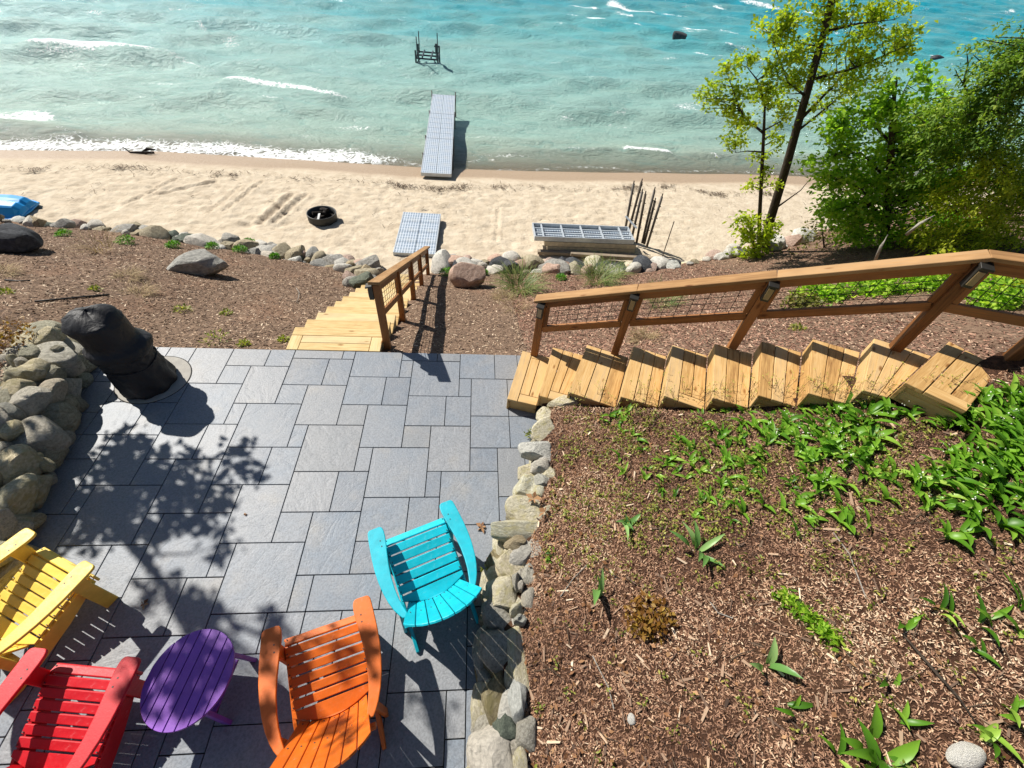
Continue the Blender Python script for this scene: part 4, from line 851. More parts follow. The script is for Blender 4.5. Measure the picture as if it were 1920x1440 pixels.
# ------------------------------------------------------------------ covered grill
g = thing('covered_grill', 'round barbecue under a black fabric cover on the pale round slab', 'grill', (-3.84, 3.73, .006))
prof = [(0, .30), (.03, .315), (.12, .305), (.25, .30), (.34, .29), (.40, .285), (.46, .30), (.52, .295), (.57, .315), (.64, .30), (.68, .265), (.74, .25), (.82, .255), (.90, .258), (.97, .25), (1.03, .225), (1.07, .185), (1.10, .13), (1.115, .07), (1.118, 0)]
seg = 128; vs = []; fs = []; zc = [p_[0] for p_ in prof]; rc = [p_[1] for p_ in prof]
prof = [(z, float(np.interp(z, zc, rc))) for z in list(np.linspace(0, 1.0, 56))+zc[-6:]]
prof = sorted(set((round(z, 4), r) for z, r in prof))
for j, (z, r) in enumerate(prof):
    for i in range(seg):
        t = 2*math.pi*i/seg; d = 0
        d += .014*math.sin(t*9+z*7)*math.exp(-((z-.08)/.16)**2)
        d += .05*max(0, math.cos(t-.35))**3*math.exp(-((z-.62)/.09)**2)+.035*max(0, math.cos(t-3.4))**4*math.exp(-((z-.60)/.08)**2)
        d += .016*math.sin(t*4+1+z*5)*(1 if z > .95 else 0)
        d += .045*max(0, math.cos(t-3.9))**6*math.exp(-((z-.98)/.07)**2)
        cx_, sy_ = math.cos(t), math.sin(t)
        n1 = float(fbm(cx_*2.2+z*2.5+9, sy_*2.2+z*7+9, 131, 3)); n2 = float(fbm(cx_*3+sy_*1.5+z*9+20, sy_*3-z*12+40, 135, 3))
        mid = math.exp(-((z-.45)/.22)**2); d += -abs(n1)*.08*(.3+mid)-abs(n2)*.045*(.25+mid)+.008
        rr = max(0, r+d*(r/.28))*.92; zz = z*.95+.010*math.sin(t*3+z*11)*(1 if z > .03 else 0)+(.022*math.sin(t*2+.5)-.03*abs(n1) if z > 1.0 and r > 0 else 0)
        vs.append((rr*math.cos(t)-.10*z, rr*math.sin(t)+.03*z, max(0, zz)))
for j in range(len(prof)-1):
    for i in range(seg): fs.append((j*seg+i, j*seg+(i+1) % seg, (j+1)*seg+(i+1) % seg, (j+1)*seg+i))
m = MB(); m.v = vs; m.f = fs; cv = m.build('fabric_cover', M_COVER, g, smooth=True)
m = MB(); pts = [(.335*math.cos(t)+.01, .335*math.sin(t)-.01, .50+.03*math.sin(t*2)) for t in [2*math.pi*i/40 for i in range(41)]]
m = MB(); m.tube([(.266*math.cos(t)-.037, .266*math.sin(t)+.011, .37+.012*math.sin(t*3)) for t in [2*math.pi*i/40 for i in range(41)]], .008, 6); m.build('drawcord', M_COVER, g, smooth=True)

# ------------------------------------------------------------------ rock border and single boulders
def border(label, pix, z0, n, big, seed, spread, mats=None):
    r = random.Random(seed); p0 = at(*pix[0], z0); t_ = thing('rock_border', label, 'rocks', (p0.x, p0.y, z0))
    mats = mats or [R_GREY, R_TAN, R_WHITE, R_PINK, R_GREY, R_TAN, R_TAN, R_GREEN, R_WHITE]
    for i in range(n):
        f = i/(n-1)*(len(pix)-1); a = min(int(f), len(pix)-2); t = f-a; px = lerp(pix[a][0], pix[a+1][0], t); py = lerp(pix[a][1], pix[a+1][1], t)
        row = i % 3; p = at(px+r.uniform(-4, 4), py, z0); y = p.y+(row-1)*spread+r.uniform(-.1, .1); x = p.x+r.uniform(-.12, .12)
        zz = max(float(hill_z(x, y)) if y < float(y_bot(x)) else -9, float(beach_z(x, y)))
        sz = big*r.choice([.45, .6, .75, .9, 1.05, 1.25])*(1.1 if row == 1 else .9)
        rock('rock', r.choice(mats), t_, (x, y, zz+sz*.16), (sz*r.uniform(.9, 1.35), sz*r.uniform(.8, 1.1), sz*r.uniform(.55, .85)), r.uniform(0, 6), i+seed, 3, r.choice([.3, .6, .9, .9]), (r.uniform(-.3, .3), r.uniform(-.3, .3)))
    return t_
border('long line of mixed fieldstones edging the beach left of the stairs', [(-60, 410), (130, 412), (300, 430), (480, 455), (620, 478), (700, 500)], -2.45, 125, .44, 1, .30)
border('line of mixed pink, white and grey stones edging the beach right of the stairs', [(830, 492), (960, 492), (1100, 500), (1250, 506), (1390, 498), (1480, 500)], -2.55, 92, .50, 2, .28, [R_WHITE, R_PINK, R_WHITE, R_GREY, R_TAN, R_CREAM, R_DARK, R_PINK, R_WHITE])
border('pile of grey and tan stones banked up against the left of the beach stairs', [(632, 468), (665, 485), (690, 505), (700, 530), (672, 545)], -2.1, 30, .40, 5, .16)
def on_hill(px, py):
    q = at(px, py, -1.0)
    for _ in range(14): q = at(px, py, .5*q.z+.5*float(hill_z(q.x, q.y)))
    return q
p = on_hill(22, 472); o = rock('boulder', R_DARK, None, (p.x, p.y+.15, p.z+.17), (.95, .70, .62), .3, 3, 4, .9, (.1, .12)); tag(o, 'large dark angular boulder on the mulch at the left edge', 'boulder')
p = on_hill(378, 512); o = rock('boulder', R_GREY, None, (p.x, p.y+.05, p.z+.13), (1.12, .62, .56), .15, 5, 4, .95, (.0, -.14)); tag(o, 'flat grey boulder lying on the mulch slope', 'boulder')
p = on_hill(878, 536); o = rock('boulder', R_PINK, None, (p.x, p.y+.1, p.z+.17), (.80, .62, .60), .9, 9, 4, .8); tag(o, 'round pinkish boulder on the mulch right of the beach stairs', 'boulder')
for (px, py, z, sx, sy, sz, mt, sd_, lab) in [(1805, 1418, .95, .20, .105, .09, R_PEBBLE, 4, 'smooth white oval stone at the lower right of the garden bed'), (1885, 672, 1.72, .22, .13, .12, R_GREY, 6, 'grey stone behind the upper landing post'),
                                       (1912, 690, 1.75, .25, .18, .14, R_WHITE, 2, 'pale stone at the right edge by the landing'), (1915, 800, 1.75, .2, .2, .12, R_GREY, 8, 'grey stone at the right edge above the lily patch'), (1755, 110, -3.35, 1.6, .7, .6, R_DARK, 9, 'dark rock awash in the lake beyond the trees'),
                                       (1274, 71, -3.35, 1.3, .8, .9, R_DARK, 1, 'lone dark rock breaking the surface of the lake'), (1184, 1350, .62, .05, .06, .04, R_PEBBLE, 3, 'small white pebble lying on the bark mulch'), (1352, 485, -2.0, .35, .3, .3, R_WHITE, 5, 'white stone beside the sapling'), (1375, 470, -2.1, .42, .3, .3, R_WHITE, 2, 'flat pale stone at the foot of the leaning tree'),
                                       (1385, 548, -.9, .42, .35, .3, R_WHITE, 6, 'pale stone seen through the wire panel of the long railing')]:
    p = at(px, py, z)
    if lab.startswith('smooth white') or lab.startswith('small white'):
        for _ in range(12): p = at(px, py, .5*p.z+.5*float(bed_h(p.x, p.y)))
        z = p.z+sz*.2
    o = rock('stone', mt, None, (p.x, p.y, z), (sx, sy, sz), .2, sd_, 3, 0 if mt == R_PEBBLE else .3, (0, 0), .1 if mt == R_PEBBLE else .25); tag(o, lab, 'stone')
for (px, py) in [(1695, 805), (1710, 800)]: pass
p = at(1700, 815, 1.35); zb = float(bed_h(p.x, p.y)); o = rock('stone', R_TAN, None, (p.x, p.y, zb+.03), (.26, .18, .16), .5, 2, 3, .8); tag(o, 'tan angular stone half hidden among the lily leaves', 'stone')

# ------------------------------------------------------------------ things on the beach
def dock_section(parent, origin, ang, w, l, slope=0, name='section'):
    s = bpy.data.objects.new(name, None); COL.objects.link(s)
    if parent: s.parent = parent
    M = Matrix.Translation(Vector(origin))@Matrix.Rotation(ang, 4, 'Z')@Matrix.Rotation(slope, 4, 'X')
    L = (wm(parent).inverted()@M) if parent else M
    s.location = L.to_translation(); s.rotation_euler = L.to_euler()
    return s
def fill_section(s, w, l, mat_fr=M_ALU):
    nl = max(2, round(l/.61))
    for j in range(nl):
        for i in range(2):
            m = MB(); m.box((0, 0, 0), (w/2-.035, l/nl-.008, .03)); o = m.build('deck_panel', M_DECK, s, bevel=.003); o.location = ((-.25+.5*i)*(w-.05), l/nl*(j+.5), -.016)
    m = MB()
    for sx in (-1, 1): m.box((sx*(w/2-.012), l/2, -.06), (.03, l, .13))
    for y in (.015, l-.015): m.box((0, y, -.0625), (w-.055, .03, .12))
    for j in range(1, nl): m.box((0, l/nl*j, -.07), (w-.055, .03, .06))
    m.build('frame', mat_fr, s)
# loose section lying on the sand
a, b, c2, d = at(736, 474, -2.72), at(817, 478, -2.72), at(833, 405, -2.78), at(765, 400, -2.78)
ang = math.atan2((b-a).y, (b-a).x); w = 1.16; l = 2.3
mid = (a+b)/2
ds = thing('dock_section', 'loose grey slotted dock section lying on the sand by the beach stairs', 'dock section', (mid.x, mid.y, -2.70), ang)
fill_section(ds, w, l)
# dock
a, b = at(789, 324, -2.84), at(846, 326, -2.84); e0, e1 = at(811, 177, -2.72), at(853, 178, -2.72)
mid = (a+b)/2; far = (e0+e1)/2; v = far-mid; ang = math.atan2(v.y, v.x)-math.pi/2; L = math.hypot(v.x, v.y); w = 1.10
dk = thing('dock', 'grey three-section dock running from the sand out into the lake', 'dock', (mid.x, mid.y, -2.84), ang)
fr = [0, .37, .70, 1.0]
for i in range(3):
    y0 = L*fr[i]; s = bpy.data.objects.new('dock_section', None); COL.objects.link(s); s.parent = dk; s.location = (0, y0+.01, .12*fr[i]); s.rotation_euler = (.12/L, 0, 0)
    fill_section(s, w, L*(fr[i+1]-fr[i])-.03)
    for sx in (-1, 1):
        if i > 0 or True:
            m = MB(); yy0 = .12 if i else 1.6; m.tube([(sx*(w/2+.025), yy0, -1.6), (sx*(w/2+.025), yy0, .05)], .024, 8); m.build('leg', M_DARKPIPE, s, smooth=True)
    m = MB(); m.tube([(-w/2, .12, -.45), (w/2, .12, -.45)], .018, 6); m.build('cross_brace', M_DARKPIPE, s)
for sx in (-1, 1):
    m = MB(); m.tube([(sx*(w/2+.025), L-.15, -1.8), (sx*(w/2+.025), L-.15, .3)], .024, 8); m.build('leg', M_DARKPIPE, dk, smooth=True)
# stacked sections with poles
zt = -2.25; c0, c1 = at(1003, 441, zt), at(1188, 448, zt)
ang = math.atan2((c1-c0).y, (c1-c0).x); L = (c1-c0).length+.05
sk = thing('dock_stack', 'stack of upturned aluminium dock sections by the rock border', 'dock sections', (c0.x, c0.y, -2.8), ang); wd = .78
for j, (z0, dx, mt) in enumerate([(.05, .42, M_ALUBOUNCE), (.21, .32, M_ALUBOUNCE), (.37, .0, M_ALU)]):
    s = bpy.data.objects.new('section', None); COL.objects.link(s); s.parent = sk; s.location = (dx, 0, z0); LL = L-dx+(.10 if j < 2 else 0)
    m = MB()
    for y in (.02, wd-.02): m.box((LL/2, y, .075), (LL, .035, .145))
    m.build('side_beam', mt, s, bevel=.004)
    for x in (.02, LL-.02):
        m = MB(); m.box((x, wd/2, .075), (.035, wd-.08, .135)); m.build('end_beam', mt, s)
    for i in range(1, 6):
        m = MB(); m.box((LL*(i-.55)/5, wd/2, .11), (.045, wd-.08, .05)); m.build('cross_beam', mt, s)
    m = MB(); m.box((LL/2, wd/2, .03), (LL-.08, wd-.09, .02)); m.build('deck_panel', M_DECK, s)
    if j == 2:
        for y in (wd*.36, wd*.68): m = MB(); m.box((LL/2, y, .10), (LL-.08, .03, .05)); m.build('long_beam', mt, s)
o = board('timber', M_DRIFT, None, at(1008, 472, -2.72), at(1215, 482, -2.72), .14, .09); tag(o, 'weathered grey timber lying in front of the dock stack', 'timber')
o = board('timber', M_DRIFT, None, at(1070, 476, -2.66), at(1240, 486, -2.62), .12, .08); tag(o, 'second grey timber half buried under the dock stack', 'timber')
poles = [((1172, 432), (1188, 345)), ((1178, 436), (1203, 341)), ((1186, 440), (1204, 360)), ((1195, 447), (1210, 364)), ((1206, 447), (1227, 357)), ((1210, 449), (1228, 377)), ((1215, 455), (1241, 369))]
names = ['leftmost', 'second', 'third', 'fourth', 'fifth', 'sixth', 'rightmost']
for i, (b, t) in enumerate(poles):
    B0 = at(b[0], b[1], -2.6); T0 = aty(t[0], t[1], B0.y+.12)
    o = thing('dock_pole', f'{names[i]} of the seven tall dark poles standing by the dock stack', 'pole', (B0.x, B0.y, -2.75), 0, 'poles standing by the dock stack')
    d = (T0-B0).normalized(); m = MB(); m.tube([B0-d*.15-Vector((B0.x, B0.y, -2.75)), T0-Vector((B0.x, B0.y, -2.75))], .038, 8); m.build('pipe', [M_DARKPIPE, M_RUST][i % 2], o, smooth=True)
    m = MB(); e = T0-Vector((B0.x, B0.y, -2.75)); m.tube([e-d*.02, e+d*.09], .018, 8); m.build('spigot', M_DARKPIPE, o)
    for f in (.25, .55, .8):
        q = (B0.lerp(T0, f))-Vector((B0.x, B0.y, -2.75)); m = MB(); m.tube([q-Vector((.0, 0, 0)), q+Vector((.065, 0, 0))], .013, 6); m.build('pin', M_RUST, o)
o = board('brace_bar', M_ALU, None, aty(1173, 405, at(1180, 440, -2.6).y-.05), aty(1194, 428, at(1195, 450, -2.6).y-.1), .06, .03); tag(o, 'slanting aluminium bar tying the dock poles together', 'bar')
a = at(1242, 481, -2.75); b = aty(1264, 415, a.y); m = MB(); m.tube([(0, 0, 0), b-a], .014, 6); o = m.build('stake', M_DARKPIPE, None, Matrix.Translation(a)); tag(o, 'thin dark stake leaning in the sand right of the dock stack', 'stake')
# fire ring
p = at(605, 408, -2.82); fr_ = thing('fire_ring', 'ribbed black metal fire ring on the sand', 'fire ring', (p.x, p.y, -2.92))
prof = [(.40, 0), (.42, .02), (.40, .06), (.425, .09), (.40, .13), (.425, .17), (.40, .21), (.43, .25), (.425, .27), (.395, .26), (.385, .0)]
m = MB(); n = 40; m.v = [(r*math.cos(2*math.pi*i/n), r*math.sin(2*math.pi*i/n), z) for r, z in prof for i in range(n)]
m.f = [(j*n+i, j*n+(i+1) % n, (j+1)*n+(i+1) % n, (j+1)*n+i) for j in range(len(prof)-1) for i in range(n)]; m.build('ring', M_IRON, fr_, smooth=True)
m = MB(); m.flat([(.38*math.cos(2*math.pi*i/24), .38*math.sin(2*math.pi*i/24)) for i in range(24)], .02, .09); m.build('ash_bed', M_CHAR, fr_)
for i, (x, y, a, l_) in enumerate([(-.05, .08, .5, .5), (.1, .1, 1.6, .45), (.05, .16, 2.4, .4)]):
    m = MB(); m.tube([(-l_/2, 0, 0), (0, .02, .02), (l_/2, 0, 0)], [.05, .06, .045], 8); o = m.build('log', M_CHAR, None, Matrix.Translation((p.x+x, p.y+y, -2.92+.17+.05*i))@Matrix.Rotation(a, 4, 'Z')@Matrix.Rotation(.3, 4, 'Y')); tag(o, ['charred log lying across the fire ring', 'charred log at the right inside the fire ring', 'topmost charred log at the back of the fire ring'][i], 'log')
m = MB(); m.prism([(-.05, -.1, .1), (.02, -.12, .1), (.05, .05, .22), (-.03, .06, .2)], [(-.05, -.1, .106), (.02, -.12, .106), (.05, .05, .226), (-.03, .06, .206)]); o = m.build('paper_scrap', M_PAPER, None, Matrix.Translation((p.x-.08, p.y-.06, -2.9))); tag(o, 'scrap of white paper inside the fire ring', 'paper')
# blue boat upside down
p = at(8, 392, -2.7); bo = thing('boat', 'upturned bright blue plastic boat at the left edge of the beach', 'boat', (p.x-.75, p.y+.15, -2.86), rad(4))
sec = [(-1.6, .42, .34), (-.6, .44, .34), (.75, .42, .33), (1.05, .38, .29), (1.15, .34, .19), (1.19, .32, .09)]
m = MB(); K = []
for x, hw, h in sec: K.append([(x, -hw-.10, .02), (x, -hw-.02, .10), (x, -hw*.86, h*.85), (x, -hw*.7, h), (x, -hw*.25, h+.01), (x, 0, h-.03), (x, hw*.25, h+.01), (x, hw*.7, h), (x, hw*.86, h*.85), (x, hw+.02, .10), (x, hw+.10, .02)])
n = len(K[0]); m.v = [q for r in K for q in r]; m.f = [(i*n+j, i*n+j+1, (i+1)*n+j+1, (i+1)*n+j) for i in range(len(K)-1) for j in range(n-1)]+[tuple(range(n))[::-1], tuple((len(K)-1)*n+j for j in range(n))]
m.build('hull', M_BLUE, bo, bevel=.012)
m = MB(); m.tube([(-1.6, -.53, .03), (.55, -.53, .03), (.95, -.55, .03), (1.16, -.44, .03), (1.2, 0, .03), (1.16, .44, .03), (.95, .55, .03), (-1.6,   .53, .03)], .03, 6); m.build('gunwale', M_BLUE, bo, smooth=True)
# boat lift standing in the lake
c = at(803, 121, WATER_Z); k = 1.0
bl = thing('boat_lift', 'dark steel boat lift frame standing in the lake beyond the dock', 'boat lift', (c.x, c.y, WATER_Z)); hw, hd = .66, .8
for sx in (-1, 1):
    for sy in (-1, 1):
        m = MB(); m.tube([(sx*hw, sy*hd, -1), (sx*hw, sy*hd, .85)], .05, 8); m.build('leg', M_LIFT, bl)
        m = MB(); m.tube([(sx*hw*.86, sy*hd*.9, .4), (sx*hw*.86, sy*hd*.9, 1.5 if not (sx == 1 and sy == -1) else 1.0)], .028, 8); m.build('guide_post', M_LIFT, bl)
    m = MB(); m.tube([(sx*hw, -hd, .46), (sx*hw, hd, .46)], .045, 8); m.build('side_beam', M_LIFT, bl)
    m = MB(); m.tube([(sx*hw*.4, -hd, .54), (sx*hw*.4, hd, .54)], .05, 8); m.build('bunk', M_LIFT, bl)
    m = MB(); m.tube([(sx*hw*.95, -hd, .2), (sx*hw*.6, -hd, .46)], .03, 6); m.build('knee_brace', M_LIFT, bl)
for y in (-hd, 0, hd):
    m = MB(); m.tube([(-hw, y, .46), (hw, y, .46)], .045, 8); m.build('cross_beam', M_LIFT, bl)
m = MB(); m.tube([(hw*.9, -hd, .8), (hw*.9, -hd, 1.25)], .07, 8); m.tube([(hw*.9-.12, -hd, 1.12), (hw*.9+.14, -hd, 1.12)], .04, 6); m.build('winch', M_LIFT, bl)
# driftwood on the wet sand
p = at(262, 288, -3.25); o = thing('driftwood', 'dark forked driftwood stick lying on the wet sand', 'driftwood', (p.x, p.y, float(beach_z(p.x, p.y)))); m = MB()
m.tube([(-.55, .1, .18), (-.3, -.02, .05), (.1, .0, .06), (.5, .03, .07)], [.012, .03, .05, .04], 7); m.tube([(.1, 0, .06), (.28, .1, .16), (.52, .16, .13)], [.04, .05, .02], 7); m.tube([(.2, 0, .06), (.4, -.06, .12)], [.06, .03], 7); m.build('branch', M_CHAR, o)
# twig and hose on the slope
def snake(name, mat, pix, z, r, lab, cat):
    pts = []
    for px, py in pix:
        q = at(px, py, z)
        for _ in range(4): q = at(px, py, float(hill_z(q.x, q.y))+.02)
        pts.append(q)
    m = MB(); m.tube([q-pts[0] for q in pts], r, 6); o = m.build(name, mat, None, Matrix.Translation(pts[0]), smooth=True); tag(o, lab, cat)
snake('hose', M_HOSE, [(65, 565), (110, 561), (160, 556), (205, 552)], -.5, .012, 'thin black irrigation hose lying across the mulch', 'hose')
snake('hose', M_HOSE, [(10, 525), (35, 527), (58, 526)], -.8, .012, 'short end of black hose at the left edge of the mulch', 'hose')
snake('twig', M_BARKG, [(555, 540), (561, 548), (560, 558), (556, 567)], -.8, .006, 'pale curved twig on the mulch left of the beach stairs', 'twig')
# ------------------------------------------------------------------ vegetation
def hillp(px, py):
    q = at(px, py, -1.0)
    for _ in range(12): q = at(px, py, .5*q.z+.5*float(hill_z(q.x, q.y)))
    return q
def bedp(px, py):
    q = at(px, py, .8)
    for _ in range(12): q = at(px, py, .5*q.z+.5*float(bed_h(q.x, q.y)))
    return q
def tree(name, label, cat, Y, trunk, clumps, mat, leaf, seed, bark=M_BARK, branches=(), per=26, twig=.11, droop=.15, ratio=.62, up=.4, group=None, dirs=None, depth=.55, base=None):
    """trunk / branches: [(px, py, radius)], clumps: [(px, py, rx, ry, n_twigs)] measured in the plane y = Y"""
    rs = np.random.RandomState(seed); tp = [aty(a, b, Y) for a, b, c in trunk]
    root = thing(name, label, cat, tp[0], 0, group); M = Matrix.Identity(4); m = MB(); m.tube(tp, [c for a, b, c in trunk], 10)
    nodes = []
    for i in range(len(tp)-1):
        for t in np.linspace(0, 1, 8): nodes.append((tp[i].lerp(tp[i+1], t), lerp(trunk[i][2], trunk[i+1][2], t)))
    for br in branches:
        pts = [aty(a, b, Y)+Vector((0, (0 if j == 0 else rs.uniform(-.5, .5)*depth), 0)) for j, (a, b, c) in enumerate(br)]; m.tube(pts, [c for a, b, c in br], 7)
        for i in range(len(pts)-1):
            for t in np.linspace(0, 1, 6): nodes.append((pts[i].lerp(pts[i+1], t), lerp(br[i][2], br[i+1][2], t)))
    chunks = []
    npos = np.array([list(q) for q, r in nodes])
    for (px, py, rx, ry, nt) in clumps:
        c = aty(px, py, Y); k = (aty(px+5, py, Y)-aty(px-5, py, Y)).length/10
        for j in range(nt):
            v = rs.normal(size=3); v /= np.linalg.norm(v); v *= rs.rand()**.4
            q = Vector((c.x+v[0]*rx*k, c.y+v[1]*max(rx, ry)*k*depth*1.4, c.z+v[2]*ry*k*1.05))
            dd = np.linalg.norm(npos-np.array(list(q)), axis=1)+np.maximum(0, npos[:, 2]-q.z)*.8; w = int(dd.argmin()); s0 = Vector(npos[w]); r0 = min(.012, nodes[w][1]*.7)
            mid = s0.lerp(q, .5)+Vector(rs.normal(size=3)*.05); m.tube([s0, mid, q], [r0, r0*.6, .003], 4, False)
            n = max(6, int(per*(.6+.8*rs.rand()))); f = rs.rand(n)
            P = np.array([list(mid.lerp(q, .25+.85*x**.6)) for x in f])+rs.normal(size=(n, 3))*twig*(.5+.8*rs.rand(n, 1))
            chunks.append(leaves(P, leaf, leaf*ratio, rs, up, droop, None, .15, .45))
            chunks[-1] = (chunks[-1][0], chunks[-1][1], np.clip(chunks[-1][2]*.6+.4*rs.rand(), 0, 1))
    m.build('trunk', bark, root, Matrix.Identity(4), smooth=True)
    leaf_obj('crown', mat, root, chunks, Matrix.Identity(4))
    return root
# leaning tree
tree('leaning_tree', 'tall leaning tree with fresh yellow-green leaves at the edge of the beach', 'tree', 10.5,
     [(1428, 478, .125), (1445, 410, .11), (1475, 310, .095), (1497, 230, .085), (1520, 150, .075), (1545, 60, .062), (1562, -10, .065), (1590, -110, .04)],
     [(1470, 40, 22, 22, 8), (1450, 60, 40, 16, 10), (1520, 20, 50, 30, 12), (1600, 20, 40, 30, 7), (1640, 18, 30, 22, 6), (1560, 60, 45, 40, 12), (1500, 105, 55, 30, 14), (1600, 85, 60, 30, 14), (1660, 70, 45, 25, 9), (1700, 65, 30, 14, 5), (1620, 120, 55, 25, 12), (1680, 105, 30, 14, 5),
      (1540, 150, 60, 30, 14), (1480, 160, 40, 30, 10), (1600, 165, 50, 25, 8), (1530, 205, 40, 25, 9), (1650, 25, 35, 20, 4), (1550, -60, 110, 60, 24), (1690, 95, 34, 16, 5), (1480, 120, 30, 20, 6), (1580, 130, 50, 30, 10), (1690, 20, 12, 10, 2)],
     L_SPRING, .090, 1, M_BARKD, [[(1500, 225, .04), (1560, 160, .022), (1620, 100, .008)], [(1520, 150, .035), (1590, 120, .02), (1690, 85, .006)], [(1545, 60, .03), (1600, 40, .018), (1665, 32, .005)], [(1510, 180, .03), (1470, 150, .015), (1440, 60, .006)], [(1490, 250, .03), (1560, 190, .016), (1600, 150, .006)], [(1455, 390, .025), (1500, 355, .012), (1530, 330, .005)]], per=30, twig=.075)
tree('sapling', 'slim two-stemmed sapling with yellow-green leaves left of the leaning tree', 'tree', 10.3,
     [(1423, 470, .05), (1424, 410, .045), (1428, 330, .04), (1432, 250, .032), (1434, 200, .022), (1420, 150, .014), (1400, 125, .006)],
     [(1365, 135, 14, 14, 5), (1398, 118, 18, 20, 7), (1330, 175, 26, 16, 7), (1345, 195, 34, 14, 8), (1385, 160, 28, 22, 9), (1420, 165, 28, 26, 10), (1445, 140, 22, 20, 7), (1450, 190, 28, 22, 9), (1370, 210, 30, 14, 7), (1400, 230, 36, 16, 7), (1375, 255, 24, 14, 6), (1385, 270, 22, 10, 4), (1460, 260, 26, 14, 5), (1425, 320, 20, 14, 4), (1440, 345, 20, 12, 4), (1405, 345, 16, 8, 3), (1425, 290, 20, 10, 4), (1470, 230, 24, 16, 5)],
     L_SPRING, .085, 2, M_BARKD, [[(1432, 250, .028), (1395, 220, .018), (1375, 190, .012), (1365, 140, .005)], [(1430, 285, .02), (1400, 282, .012), (1378, 285, .005)], [(1432, 245, .018), (1460, 225, .01), (1475, 200, .005)]], per=28, twig=.07)
tree('bush', 'bright lime-green bush at the foot of the leaning tree', 'bush', 10.1, [(1418, 505, .03), (1415, 470, .02), (1410, 440, .012)],
     [(1405, 412, 26, 20, 12), (1395, 440, 24, 20, 10), (1430, 450, 28, 26, 12), (1410, 475, 34, 18, 14), (1455, 430, 22, 20, 7), (1400, 495, 26, 12, 7)], L_SPRING, .11, 3, M_BARKD, per=20, twig=.09)
tree('leafy_tree', 'bushy tree with mid-green leaves behind the long railing', 'tree', 9.3,
     [(1655, 500, .10), (1660, 430, .09), (1668, 340, .075), (1672, 260, .06), (1675, 190, .04), (1682, 150, .012)],
     [(1690, 215, 50, 24, 12), (1640, 215, 40, 20, 9), (1600, 225, 40, 16, 7), (1570, 240, 34, 14, 6), (1740, 190, 30, 20, 5), (1680, 160, 26, 20, 4), (1725, 140, 26, 16, 4), (1760, 155, 22, 10, 2), (1620, 260, 50, 24, 13), (1690, 265, 60, 30, 18), (1745, 250, 40, 30, 10), (1600, 300, 45, 18, 9), (1560, 290, 24, 12, 4), (1660, 310, 70, 34, 24), (1730, 320, 60, 40, 22), (1600, 345, 60, 24, 14), (1680, 370, 80, 34, 28), (1750, 380, 60, 34, 18), (1590, 390, 55, 28, 16), (1650, 430, 75, 28, 24), (1730, 440, 70, 28, 20), (1600, 440, 50, 22, 12), (1515, 305, 16, 8, 3), (1530, 330, 20, 10, 4), (1700, 480, 90, 24, 22), (1600, 480, 60, 20, 12), (1790, 230, 50, 26, 10), (1800, 300, 50, 36, 14), (1780, 345, 50, 30, 12), (1560, 360, 34, 18, 7), (1545, 400, 30, 16, 6), (1560, 250, 30, 12, 5), (1650, 190, 40, 14, 6), (1640, 350, 60, 30, 16), (1820, 340, 50, 30, 12), (1830, 400, 50, 30, 12), (1790, 410, 50, 26, 12), (1720, 290, 50, 30, 12), (1620, 400, 60, 30, 14), (1580, 425, 40, 20, 8)],
     L_MID, .105, 4, M_BARKD, [[(1672, 270, .03), (1640, 230, .018), (1590, 222, .008)], [(1672, 255, .03), (1700, 200, .014), (1720, 140, .005)], [(1668, 340, .03), (1620, 290, .014), (1560, 285, .006)], [(1668, 320, .03), (1730, 280, .014), (1760, 220, .006)], [(1660, 420, .03), (1610, 350, .016), (1560, 330, .006)]], per=36, twig=.095)
tree('shrub', 'open olive-coloured shrub between the leaning tree and the bushy tree', 'shrub', 9.8, [(1545, 500, .03), (1545, 460, .02), (1540, 420, .01)],
     [(1540, 415, 40, 18, 8), (1515, 440, 30, 16, 6), (1560, 450, 44, 20, 9), (1535, 480, 50, 16, 9), (1500, 480, 26, 14, 4), (1590, 470, 40, 20, 8)], L_OLIVE, .085, 5, M_BARKD, per=13, twig=.11)
rs = np.random.RandomState(61)
for k, (px, py, n, r, mt, lab) in enumerate([(1545, 560, 900, .42, L_MID, 'low dark green shrub left of the tallest post of the long railing'), (1640, 548, 1100, .5, L_MID, 'leafy low shrub behind the third panel of the long railing'), (1730, 540, 900, .45, L_MID, 'low shrub behind the upper end of the third railing panel'), (1860, 575, 1100, .5, L_MID, 'leafy shrub behind the last railing panel'), (1910, 545, 900, .5, L_CEDARY, 'yellow-green shrub at the right edge behind the railing'), (1500, 575, 300, .3, L_OLIVE, 'sparse olive shrub behind the start of the third railing panel'), (1790, 520, 900, .5, L_CEDARY, 'yellowish shrub under the cedar')]):
    q = on_hill(px, py); v = rs.normal(size=(n, 3)); v /= np.linalg.norm(v, axis=1)[:, None]; v[:, 2] = np.abs(v[:, 2])*.9; P = v*r*(rs.rand(n, 1)**.4)*np.array([1.15, .9, .85])*(1+.35*np.sin(v[:, :1]*5+k)*np.cos(v[:, 1:2]*4))
    o = thing('shrub', lab, 'shrub', q); leaf_obj('crown', mt, o, [leaves(P, .085, .05, rs, .4, .1)]); m = MB()
    for i in range(14): m.tube([(0, 0, -.05), tuple(P[i*9]*.5), tuple(P[i*9]*.95)], [.012, .008, .003], 4)
    m.build('stem', M_BARKD, o)
